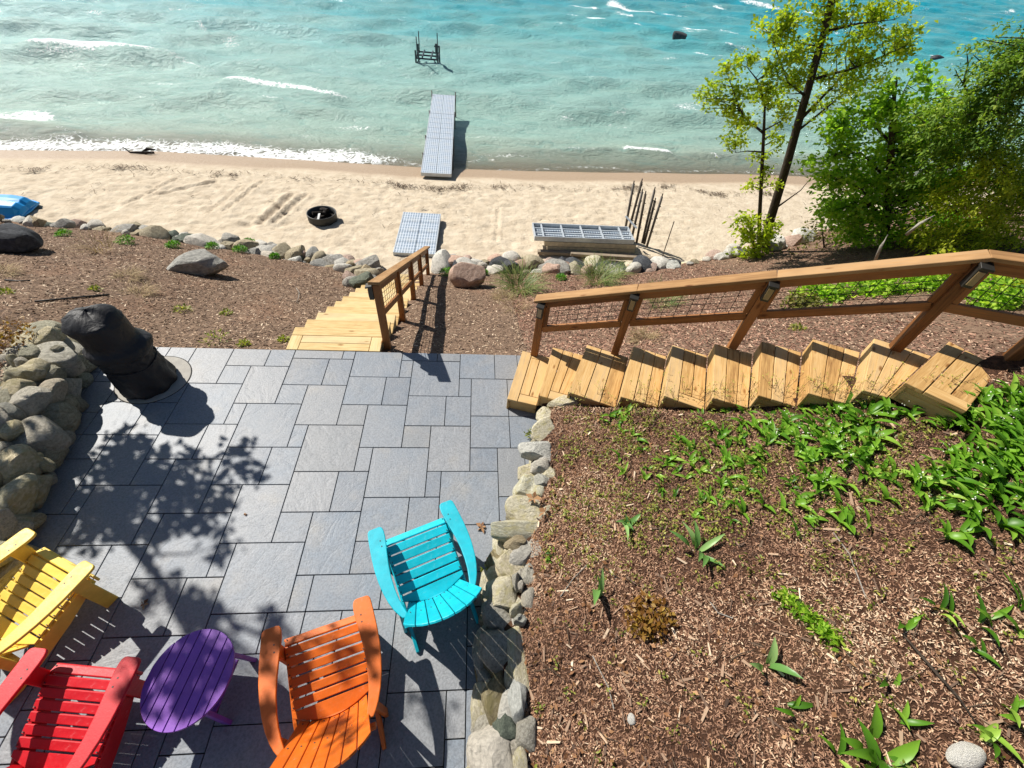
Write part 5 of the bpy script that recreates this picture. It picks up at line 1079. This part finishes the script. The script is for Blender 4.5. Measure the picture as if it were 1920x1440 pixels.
def cedar(name, label, Y, trunk, clumps, mat, seed, per, leaf, br=()):
    rs = np.random.RandomState(seed); tp = [aty(a, b, Y) for a, b, c in trunk]; root = thing(name, label, 'tree', tp[0], 0); m = MB(); m.tube(tp, [c for a, b, c in trunk], 9); chunks = []
    for (px, py, rx, ry, n) in clumps:
        c = aty(px, py, Y); k = (aty(px+5, py, Y)-aty(px-5, py, Y)).length/10
        # boughs: rows of small flat sprays hanging along drooping lines
        nb = max(4, int(n/4.6))
        for b_ in range(nb):
            v = rs.normal(size=3); v /= np.linalg.norm(v); v *= rs.rand()**.45
            q = np.array([c.x+v[0]*rx*k, c.y+v[1]*rx*k*.8, c.z+v[2]*ry*k]); dr = np.array([-.7+rs.normal()*.5, rs.normal()*.6, -.15+rs.normal()*.25]); dr /= np.linalg.norm(dr); L = .35+.45*rs.rand()
            t = rs.rand(per); P = q+dr*L*t[:, None]+rs.normal(size=(per, 3))*np.array([.07, .07, .06])*(1.2-.6*t[:, None]); P[:, 2] -= .25*t*t*L
            D = dr[None]*.7+rs.normal(size=(per, 3))*.8; D[:, 2] -= .25
            ch = leaves(P, leaf, leaf*.46, rs, 0, .2, D, .1, 1.8); chunks.append((ch[0], ch[1], np.clip(ch[2]*.6+.4*rs.rand(), 0, 1)))
            if b_ % 3 == 0:
                s0 = tp[int(rs.randint(len(tp)))]
                m.tube([Vector(q-dr*.1), Vector(q+dr*L*.6)], [.012, .004], 4, False)
    for line in br: m.tube([aty(a, b, Y) for a, b, c in line], [c for a, b, c in line], 5)
    m.build('trunk', M_BARKD, root, Matrix.Identity(4), smooth=True); leaf_obj('crown', mat, root, chunks, Matrix.Identity(4)); return root
cedar('cedar_tree', 'dark olive cedar tree rising at the upper right edge', 8.4, [(1960, 520, .16), (1965, 380, .14), (1970, 200, .10), (1975, 40, .06)],
      [(1925, 70, 28, 30, 60), (1905, 105, 38, 30, 80), (1935, 140, 50, 50, 130), (1880, 150, 45, 35, 90), (1850, 190, 60, 34, 120), (1800, 205, 50, 22, 70), (1770, 232, 40, 18, 50), (1900, 220, 70, 45, 170), (1830, 250, 70, 40, 140), (1930, 270, 60, 50, 130), (1780, 290, 50, 34, 70), (1860, 310, 70, 40, 120), (1950, 330, 60, 60, 100)],
      L_CEDAR, 11, 52, .075)
cedar('cedar_tree', 'brighter yellow-green cedar spreading above the end of the long railing', 7.9, [(1940, 560, .14), (1945, 450, .12), (1950, 330, .09)],
      [(1880, 290, 45, 24, 60), (1900, 330, 55, 34, 110), (1850, 350, 50, 28, 80), (1810, 380, 50, 26, 80), (1890, 390, 65, 36, 140), (1840, 430, 70, 30, 130), (1780, 450, 55, 22, 70), (1910, 450, 60, 34, 110), (1820, 475, 80, 20, 90), (1930, 380, 50, 50, 90), (1900, 480, 50, 30, 60)],
      L_CEDARY, 12, 52, .075)
o = thing('dead_branch', 'bare grey dead branch standing above the dark cedar', 'branch', aty(1812, 185, 8.8)); m = MB()
m.tube([aty(1812, 185, 8.8), aty(1808, 150, 8.8), aty(1815, 120, 8.8), aty(1813, 100, 8.8)], [.022, .018, .012, .005], 6); m.build('stem', M_BARKD, o, Matrix.Identity(4))
m = MB(); m.tube([aty(1808, 160, 8.8), aty(1795, 140, 8.8), aty(1790, 128, 8.8)], [.010, .007, .004], 5); m.build('twig', M_BARKD, o, Matrix.Identity(4))
m = MB(); m.tube([aty(1850, 130, 8.8), aty(1835, 112, 8.8), aty(1824, 102, 8.8)], [.010, .008, .004], 5); m.build('twig', M_BARKD, o, Matrix.Identity(4))
for a, b, lab in [((1700, 440), (1750, 405), 'pale dead branch lying under the bushy tree'), ((1640, 490), (1665, 440), 'pale dead stem at the foot of the bushy tree'), ((1860, 575), (1920, 535), 'grey dead log behind the last railing panel')]:
    o = thing('dead_branch', lab, 'branch', aty(*a, 7.4)); m = MB(); m.tube([aty(*a, 7.4), aty((a[0]+b[0])/2, (a[1]+b[1])/2-4, 7.3), aty(*b, 7.4)], [.032, .027, .010], 6); m.build('stem', M_BARKG, o, Matrix.Identity(4), smooth=True)

# tree outside the left edge whose shade falls over the patio
def shade_pt(px, py, h, z=0):                  # point at height h whose sun shadow meets height z at that spot
    q = at(px, py, z); return q+SUN_TO*((h-z)/SUN_TO.z)
rs = np.random.RandomState(21); base = Vector((-6.55, 4.5, .45))
root = thing('young_tree', 'young broadleaf tree standing behind the boulder wall at the left', 'tree', base)
m = MB(); tr_ = [base, shade_pt(120, 915, 2.6), shade_pt(215, 985, 3.6), shade_pt(262, 1040, 4.1), shade_pt(322, 1112, 4.7)]
m.tube(tr_, [.075, .065, .055, .045, .03], 9); ch = []
CL = [(250, 850, .34, 26, 3.3), (330, 880, .30, 22, 3.4), (200, 900, .34, 26, 3.2), (270, 925, .36, 34, 3.4), (360, 925, .30, 22, 3.5), (440, 858, .20, 10, 3.4), (470, 880, .14, 6, 3.4), (150, 960, .30, 20, 3.3), (210, 980, .30, 20, 3.4), (330, 975, .28, 18, 3.6), (390, 960, .22, 12, 3.7), (300, 1010, .22, 10, 3.8), (120, 1000, .25, 12, 3.2), (260, 870, .3, 20, 3.2),
      (345, 1120, .16, 9, 4.5), (365, 1145, .14, 8, 4.6), (400, 1165, .14, 7, 4.7), (510, 1170, .10, 5, 4.8), (415, 1025, .12, 5, 4.2), (230, 820, .2, 8, 3.0),
      (280, 1120, .12, 5, 4.5), (375, 1215, .15, 9, 4.7, .46), (320, 1255, .13, 7, 4.6, .46), (425, 1225, .10, 5, 4.8, .46), (300, 1290, .10, 4, 4.6, .46), (365, 1325, .13, 7, 4.8, .46), (400, 1265, .09, 4, 4.9, .46), (505, 1240, .08, 3, 5.0, .55), (560, 1260, .10, 4, 5.0, .35), (650, 1230, .08, 3, 5.1, .35), (700, 1210, .08, 3, 5.1, .55), (590, 1340, .10, 4, 5.1, .5), (640, 1380, .10, 4, 5.1, .7), (510, 1340, .08, 3, 5.0, .55)]
for (px, py, r, nt, h, *zz) in CL:
    c = shade_pt(px, py, h, zz[0] if zz else 0); s0 = min((tr_[i].lerp(tr_[i+1], t) for i in range(1, 4) for t in (0, .3, .6, 1)), key=lambda q: (q-c).length)
    m.tube([s0, s0.lerp(c, .5)+Vector((0, 0, .05)), c], [.016, .010, .004], 5, False)
    for j in range(nt):
        v = rs.normal(size=3); v /= np.linalg.norm(v); q = np.array(list(c))+v*r*rs.rand()**.5
        n = rs.randint(4, 9); ch.append(leaves(q+rs.normal(size=(n, 3))*.045, .10, .075, rs, .2, .2))
m.build('trunk', M_BARK, root, Matrix.Identity(4), smooth=True); leaf_obj('crown', L_MID, root, ch, Matrix.Identity(4))

# small clumps on the mulch slope
def tuft(name, label, cat, q, n, L, W, mat, rs, rad_=.12, lean=.7, seg=2, group=None):
    rr = rad_*np.sqrt(rs.rand(n)); a = rs.rand(n)*6.283; P = np.stack([rr*np.cos(a), rr*np.sin(a), np.zeros(n)], 1)
    az = a+rs.normal(size=n)*.8
    o = leaf_obj(name, mat, None, [blades(P, L, W, rs, lean, seg, az)], Matrix.Translation(q)); return tag(o, label, cat, group)
rs = np.random.RandomState(31)
def bushy(label, px, py, r, n, mat=L_TUFT, leaf=.05):
    q = hillp(px, py); v = rs.normal(size=(n, 3)); v /= np.linalg.norm(v, axis=1)[:, None]; v[:, 2] = np.abs(v[:, 2])*.75; P = v*r*(rs.rand(n, 1)**.33)
    o = leaf_obj('plant_tuft', mat, None, [leaves(P, leaf, leaf*.45, rs, .5, 0, v+rs.normal(size=v.shape)*.5)], Matrix.Translation(q)); tag(o, label, 'plant', 'young green plants on the mulch')
TF = [(120, 440, .15, 'low green plant next to the dark angular boulder'), (236, 455, .20, 'second green tuft from the left along the rock border'), (325, 462, .15, 'green tuft above the flat grey boulder'), (398, 463, .14, 'green tuft right of the flat grey boulder'), (450, 470, .16, 'largest green tuft of the pair by the rock border'), (467, 456, .16, 'pale green tuft touching the rock border'), (515, 482, .11, 'small green tuft between border and slope left of the stairs'), (597, 490, .09, 'smallest green tuft left of the beach stairs'), (836, 512, .17, 'green plant between the beach stairs and the pink boulder'), (907, 512, .10, 'small green plant right of the pink boulder'), (1052, 522, .13, 'green tuft between the two grassy clumps'), (550, 474, .11, 'green shoots among the border stones left of the stairs')]
for px, py, r, lab in TF: bushy(lab, px, py, r, 330)
for px, py, r, lab in [(343, 585, .13, 'yellow-green weed on the mulch right of the covered grill'), (405, 640, .17, 'green weed at the patio edge by the beach stairs'), (425, 590, .08, 'little weed in the middle of the mulch slope'), (178, 545, .07, 'tiny weed above the covered grill'), (458, 648, .07, 'weed at the patio edge left of the beach stairs'), (532, 640, .07, 'weed beside the top of the beach stairs'), (1495, 620, .10, 'pale weed on the mulch beyond the long railing'), (12, 552, .09, 'small weed at the left edge of the mulch')]: bushy(lab, px, py, r, 90, L_WEED, .05)
for px, py, lab in [(240, 522, 'dry grass tussock on the slope left of the grey boulder'), (262, 552, 'dry grass tussock at the end of the black hose'), (5, 515, 'dry grass tussock at the left edge'), (1210, 640, 'withered tussock by the foot of the long railing'), (945, 560, 'withered tussock on the mulch right of the pink boulder')]:
    tuft('grass_tussock', lab, 'grass tussock', hillp(px, py), 240, .22, .006, L_DRY, rs, .16, .9, 3, 'dry grass tussocks on the mulch')
for px, py, n, h, lab in [(975, 545, 320, .62, 'tall green grassy clump left of the long railing'), (1120, 530, 300, .60, 'tall green grassy clump behind the first panel of the long railing'), (1235, 570, 150, .4, 'thin grassy clump behind the second panel of the long railing'), (190, 470, 70, .55, 'thin dry stalks standing on the mulch by the rock border'), (1150, 515, 160, .45, 'grassy clump next to the border stones')]:
    tuft('grass_clump', lab, 'grass clump', hillp(px, py), n, h, .009, L_GRASS if n > 100 else L_DRY, rs, .22, .45, 3)
q = hillp(965, 580); tuft('grass_clump', 'sparse pale stalks below the tall grassy clump', 'grass clump', q, 70, .35, .006, L_DRY, rs, .15, .5, 3)

# garden bed: single plants
def lily(label, px, py, nl, L, W, mat=L_LILY, lean=.35, az0=None, group=None, name='lily_plant', cat='plant'):
    q = bedp(px, py); P = np.zeros((nl, 3)); P[:, :2] = rs.normal(size=(nl, 2))*.012*nl**.5
    az = rs.rand()*6.28+np.arange(nl)*6.283/nl+rs.normal(size=nl)*.4
    o = leaf_obj(name, mat, None, [blades(P, L, W, rs, lean, 5, az, .45, .35)], Matrix.Translation(q), smooth=True); return tag(o, label, cat, group)
lily('three-leaved pale green plant alone in the middle of the bark bed', 1437, 1252, 3, .20, .06, L_TULIP, .22, name='tulip_plant')
lily('pair of upright blue-green tulip leaves near the stone wall', 1122, 1115, 3, .22, .055, L_TULIP, .12, name='tulip_plant')
lily('leafy blue-green tulip clump in the middle of the garden bed', 1305, 1035, 7, .22, .05, L_TULIP, .35, name='tulip_plant')
lily('small blue-green tulip clump below the long railing stairs', 1172, 980, 5, .17, .038, L_TULIP, .3, name='tulip_plant')
lily('broad bright green leafy plant at the bottom edge of the bed', 1645, 1430, 9, .20, .075, L_LILY, .5)
for px, py, nl, L, lab in [(1490, 1335, 3, .16, 'small plant with a dark shadow left of the white oval stone'), (1672, 1335, 3, .17, 'lower of two seedlings left of the bent stick'), (1665, 1282, 2, .12, 'upper of two seedlings left of the bent stick'), (1575, 1418, 3, .17, 'slim seedling left of the broad leafy plant'), (1690, 1165, 3, .17, 'slim shoot right of the creeping weed'), (1775, 1150, 5, .20, 'leafy shoot above the bent stick'), (1835, 1165, 4, .20, 'leafy shoot right of the bent stick'), (1830, 1215, 3, .16, 'curled shoot above the bent stick'), (1905, 1195, 3, .2, 'shoot at the right edge of the bed'), (1890, 1330, 5, .18, 'bright shoot at the right edge near the white stone'), (1855, 1385, 6, .18, 'leafy clump right above the white oval stone'), (1910, 1140, 4, .2, 'upper shoot at the right edge of the bed')]:
    lily(lab, px, py, nl, L*.78, .036, L_LILY, .5)
q = bedp(1500, 1165); pts = [bedp(1460+i*5.5, 1115+i*4.75)-q for i in range(20)]; P = np.concatenate([np.array([list(p_)]*16)+rs.normal(size=(16, 3))*.025 for p_ in pts]); P[:, 2] += .03
tag(leaf_obj('creeping_weed', L_MID, None, [leaves(P, .05, .02, rs, .6)], Matrix.Translation(q)), 'low creeping green weed on the open bark', 'plant')
q = bedp(1215, 1160); v = rs.normal(size=(420, 3)); v /= np.linalg.norm(v, axis=1)[:, None]; v[:, 2] = np.abs(v[:, 2]); P = v*np.array([.20, .16, .17])*rs.rand(420, 1)**.4
o = thing('russet_shrub', 'small russet-leaved shrub standing in the bark near the stone wall', 'shrub', q); leaf_obj('crown', L_RUSSET, o, [leaves(P, .045, .024, rs, .4)]); m = MB()
for i in range(9): m.tube([(0, 0, -.02), tuple(P[i*7]*.5), tuple(P[i*7]*.9)], [.006, .004, .002], 4)
m.build('stem', M_BARKD, o)
q = bedp(1330, 1035)
m = MB(); pp = [bedp(a, b)+Vector((0, 0, .03)) for a, b in [(1685, 1190), (1715, 1225), (1745, 1260), (1790, 1310), (1825, 1362)]]; m.tube([a-pp[0] for a in pp], [.004, .008, .009, .007, .003], 6); m.tube([pp[2]-pp[0], bedp(1765, 1255)-pp[0]], .004, 5); o = m.build('stick', M_BARKD, None, Matrix.Translation(pp[0]), smooth=True); tag(o, 'long dark bent stick lying on the bark above the white oval stone', 'stick')
for pix, lab in [([(1050, 1120), (1075, 1085), (1100, 1060)], 'thin twig beside the stone wall'), ([(1110, 1230), (1140, 1290), (1150, 1330)], 'curved thin twig on the bark near the stone wall'), ([(1330, 1130), (1345, 1150), (1372, 1160)], 'short twig left of the creeping weed'), ([(1620, 1120), (1590, 1040), (1560, 1000)], 'pale twig in the upper part of the bed')]:
    pp = [bedp(a, b)+Vector((0, 0, .015)) for a, b in pix]; m = MB(); m.tube([a-pp[0] for a in pp], .004, 5); o = m.build('twig', M_BARKG, None, Matrix.Translation(pp[0])); tag(o, lab, 'twig')
# groundcover masses
def bed_scatter(n, dens):
    out = []
    while len(out) < n:
        px, py = rs.rand()*1000+980, rs.rand()*760+730
        if rs.rand() > dens(px, py): continue
        q = bedp(px, py)
        sn = np.interp(q.x, [p[0] for p in SN], [p[1] for p in SN])
        if q.y > sn-.02 and q.x < 3.7: continue
        xw = np.interp(q.y, [a for a, b in XW], [b for a, b in XW])
        if q.x < xw+.05: continue
        out.append(list(q))
    return np.array(out)
def d_lily(px, py):
    if 1640 < px < 1770 and 785 < py < 870: return .02
    low = np.interp(px, [1100, 1250, 1400, 1550, 1700, 1800, 1920], [880, 970, 1010, 1000, 1000, 1020, 1050]); d = np.interp(px, [1060, 1200, 1350, 1600, 1760, 1920], [.16, .32, .62, .6, .75, .85])
    return d*float(np.clip((low-py)/190, 0, 1))**1.1
P = bed_scatter(470, d_lily)
chs = []
for p_ in P:
    nl = rs.randint(2, 4); big = np.interp(p_[0], [1, 2.2, 3.4], [.62, .72, 1.0])*(.75+.5*rs.rand())
    chs.append(blades(np.repeat(p_[None], nl, 0),   .15*big, .046*big, rs, .34, 5, None, .6, .35)); c_ = chs[-1]; chs[-1] = (c_[0], c_[1], np.clip(c_[2]*.45+.55*rs.rand(), 0, 1))
tag(leaf_obj('lily_groundcover', L_LILY, None, chs, smooth=True), 'mass of bright green lily-of-the-valley leaves below the stairs', 'ground cover', kind='stuff')
F = P[P[:, 0] > 2.6][::5]; FP = np.concatenate([f+np.array([0, 0, .07])+rs.normal(size=(7, 3))*np.array([.02, .02, .035]) for f in F])
tag(leaf_obj('lily_flowers', L_FLOWER, None, [leaves(FP, .011, .010, rs, 0, .3)]), 'tiny white bell flowers scattered through the lily leaves', 'flowers', kind='stuff')
def d_weed(px, py): return float(np.clip(1.15-(py-740)/330, 0, 1))*np.interp(px, [1000, 1500, 1900], [1, .8, .3])*(.25+1.5*float(np.clip(fbm(px*.012, py*.02, 141)*3+.4, 0, 1)))+.02
P = bed_scatter(1300, d_weed); chs = []
for p_ in P:
    n = rs.randint(5, 12); chs.append(leaves(p_+np.abs(rs.normal(size=(n, 3)))*np.array([.02, .02, .035])*np.sign(rs.normal(size=(n, 3))*np.array([1, 1, 0])+np.array([0, 0, 1])), .027, .013, rs, .5))
tag(leaf_obj('weed_groundcover', L_WEED, None, chs), 'fine yellow-green weeds growing through the bark below the stairs', 'ground cover', kind='stuff')
# seed-head stalks against the stairs
chs = []; m = MB()
for i in range(120):
    px = rs.rand()*720+1060; py = 752-((px-1060)/720)*22+rs.rand()*26; q = bedp(px, py); h = .12+.16*rs.rand(); tp = q+Vector((rs.normal()*.05, rs.normal()*.05+.02, h)); m.tube([q, q.lerp(tp, .5), tp], .0016, 3, False)
    for j in range(3):
        e = tp+Vector(rs.normal(size=3)*.035); m.tube([q.lerp(tp, .6), e], .001, 3, False); chs.append(leaves(np.array([list(e)])+rs.normal(size=(4, 3))*.008, .014, .01, rs, .5))
o = leaf_obj('seed_stalks', L_PETAL, None, chs); tag(o, 'thin yellowish seed stalks standing along the side of the stairs', 'ground cover', kind='stuff'); m.build('stem', L_GRASS if False else M_BARK, o, Matrix.Identity(4))

# ------------------------------------------------------------------ mulch chips, litter and wrack
rs = np.random.RandomState(77)
n = 190000; x = .36+5.6*rs.rand(n)**1.1; y = -.55+4.0*rs.rand(n); sn = np.interp(x, [p[0] for p in SN], [p[1] for p in SN]); xw = np.interp(y, [a for a, b in XW], [b for a, b in XW]); k = (((y < sn+.05) & (x < 3.85)) | ((x >= 3.85) & (y < 2.3))) & (x > xw-.06); x, y = x[k], y[k]; z = bed_h(x, y); P = np.stack([x, y, z+.006*rs.rand(len(x))], 1)
c1 = chips(P, np.tile([-.4, 0, 1.], (len(P), 1)), rs, .020, .0058, .45); c1 = (c1[0], c1[1], np.clip(c1[2]*.85+.08+fbm(P[:, 0]*1.6, P[:, 1]*1.6, 97, 4)*.9, 0, .97)**1.05)
x = -4.2-4.5*rs.rand(9000); y = .2+4.5*rs.rand(9000); k = x < np.interp(y, [-7, .2, 1.7, 2.4, 3.3, 4.2, 4.6], [-3.6, -3.75, -4.15, -4.4, -4.7, -5.3, -5.6])-.1; x, y = x[k], y[k]
xe = np.interp(y, [-7, .2, 1.7, 2.4, 3.3, 4.2, 4.6], [-3.6, -3.75, -4.15, -4.4, -4.7, -5.3, -5.6]); PB = np.stack([x, y, .36+.03*(xe-x)+fbm(x, y, 44)*.1+.01], 1)
tag(leaf_obj('bank_chips', L_CHIP2, None, [chips(PB, np.tile([0, 0, 1.], (len(PB), 1)), rs, .055, .014, .4)]), 'brown shredded mulch on the bank behind the boulder wall', 'mulch', kind='stuff')
v = rs.normal(size=(260, 3)); v /= np.linalg.norm(v, axis=1)[:, None]; v[:, 2] = np.abs(v[:, 2]); q = at(24, 636, .46)
tag(leaf_obj('dry_shrub', L_RUSSET, None, [leaves(v*.26*rs.rand(260, 1)**.4, .05, .025, rs, .4)], Matrix.Translation(q)), 'yellowish low shrub on top of the boulder wall at the left edge', 'shrub')
tag(leaf_obj('bark_chips', L_CHIP, None, [c1]), 'reddish-brown bark chips covering the garden bed', 'mulch', kind='stuff')
i = rs.randint(0, len(P), 900); tag(leaf_obj('bark_chunks', L_CHIP2, None, [chips(P[i]+np.array([0, 0, .008]), np.tile([-.4, 0, 1.], (900, 1)), rs, .075, .014, .3)]), 'larger greyish bark strips lying on the garden bed', 'mulch', kind='stuff')
m = MB()
for j in rs.randint(0, len(P), 170):
    a = rs.rand()*6.28; L_ = .06+.12*rs.rand(); q = Vector(P[j])+Vector((0, 0, .014)); d = Vector((math.cos(a), math.sin(a), .44*math.cos(a)))*L_; m.tube([q-d*.5, q+Vector((rs.normal()*.012, rs.normal()*.012, .006)), q+d*.5], [.0026, .003, .0015], 4)
tag(m.build('fine_twigs', M_BARK), 'fine dead twigs strewn over the garden bed', 'twigs', kind='stuff')
n = 3400; i = rs.randint(0, len(P), n); near = np.exp(-((P[i, 0]-np.interp(P[i, 1], [a for a, b in XW], [b for a, b in XW]))/1.0)) > rs.rand(n); i = i[near]
c2 = leaves(P[i]+np.array([0, 0, .010]), .045, .026, rs, .25, .1)
tag(leaf_obj('dead_leaves', L_LITTER, None, [c2]), 'curled brown dead leaves lying among the bark chips', 'leaf litter', kind='stuff')
n = 150000; x = -13+26*rs.rand(n); x = np.where(rs.rand(n) < .25, .7+5.5*rs.rand(n), x); v = rs.rand(n); yt = y_top(x); y = yt+.04+(y_bot(x)-.1-yt)*v; k = ~((x > -2.5) & (x < -1.2)); x, y = x[k], y[k]; z = hill_z(x, y); P = np.stack([x, y, z], 1)
patch = fbm(x*.6, y*.6, 91, 3); right = (x > .6); sel = rs.rand(len(x)) < np.where(right, .95, .8+patch)
P = P[sel]; x = x[sel]
a = chips(P[x <= .8], np.tile([0, .45, 1.], ((x <= .8).sum(), 1)), rs, .058, .014, .32); b = chips(P[x > .8], np.tile([0, .45, 1.], ((x > .8).sum(), 1)), rs, .058, .014, .32)
tag(leaf_obj('mulch_chips', L_CHIP2, None, [a]), 'brown shredded mulch covering the slope left of the long railing', 'mulch', kind='stuff'); tag(leaf_obj('mulch_chips', L_CHIPR, None, [b]), 'reddish shredded mulch covering the slope beyond the long railing', 'mulch', kind='stuff')
n = 6500; x = -17+30*rs.rand(n); yy = 15.85+rs.normal(size=n)*.15+fbm(x*.5, x*.1, 33)*1.6; cl = fbm(x*1.2, x*.3, 95, 3) > .03+.12*rs.rand(n); extra = rs.rand(n) < .12; k = cl | extra; x, yy = x[k], yy[k]; y = yy+shore_shift(x); far = rs.rand(len(x)) < .12; y = np.where(far, y-rs.rand(len(x))*3, y)
P = np.stack([x, y, beach_z(x, y)+.02+.02*rs.rand(len(x))], 1); c = chips(P, np.tile([0, 0, 1.], (len(P), 1)), rs, .13, .014, .25)
tag(leaf_obj('wrack_line', L_WRACK, None, [c]), 'dark line of washed-up twigs and weed along the sand', 'beach debris', kind='stuff')
# single fallen leaves on the pavers
def fallen(px, py, lab, z=.012, s=.06):
    q = at(px, py, z); r = np.random.RandomState(int(px)); n = 5; a = np.arange(n)*6.283/n; D = np.stack([np.cos(a), np.sin(a), .25+0*a], 1)
    o = leaf_obj('fallen_leaf', L_LITTER, None, [leaves(np.zeros((n, 3)), s, s*.6, r, 0, .25, D)], Matrix.Translation(q)); tag(o, lab, 'leaf')
fallen(903, 988, 'curled brown leaf on the pavers between turquoise chair and stone wall'); fallen(936, 985, 'brown leaf against the foot of the stone wall', .02, .05); fallen(460, 964, 'tiny brown leaf alone on a paver in the middle of the patio', .008, .02); fallen(270, 1133, 'small brown leaf beside the yellow chair', .01, .04); fallen(918, 1050, 'brown leaf behind the arm of the turquoise chair', .01, .05); fallen(716, 1012, 'small brown leaf in front of the turquoise chair', .01, .025)
fallen(1000, 935, 'brown leaf lying on top of the stone wall', .48, .07); fallen(1022, 960, 'brown leaf on the bark beside the stone wall', .5, .07)
# weeds in the joint along the stone wall
for px, py, lab in [(995, 815, 'small weed at the foot of the stone wall by the stairs'), (912, 1075, 'small weed at the foot of the stone wall by the turquoise chair'), (1032, 1042, 'bright green weed on the edge of the bed above the stone wall')]:
    q = at(px, py, .03 if px < 1020 else .46); v = rs.normal(size=(40, 3))*np.array([.025, .03, .02]); v[:, 2] = np.abs(v[:, 2]); tag(leaf_obj('weed', L_WEED if px != 1032 else L_LILY, None, [leaves(v, .045, .018, rs, .6)], Matrix.Translation(q)), lab, 'weed')
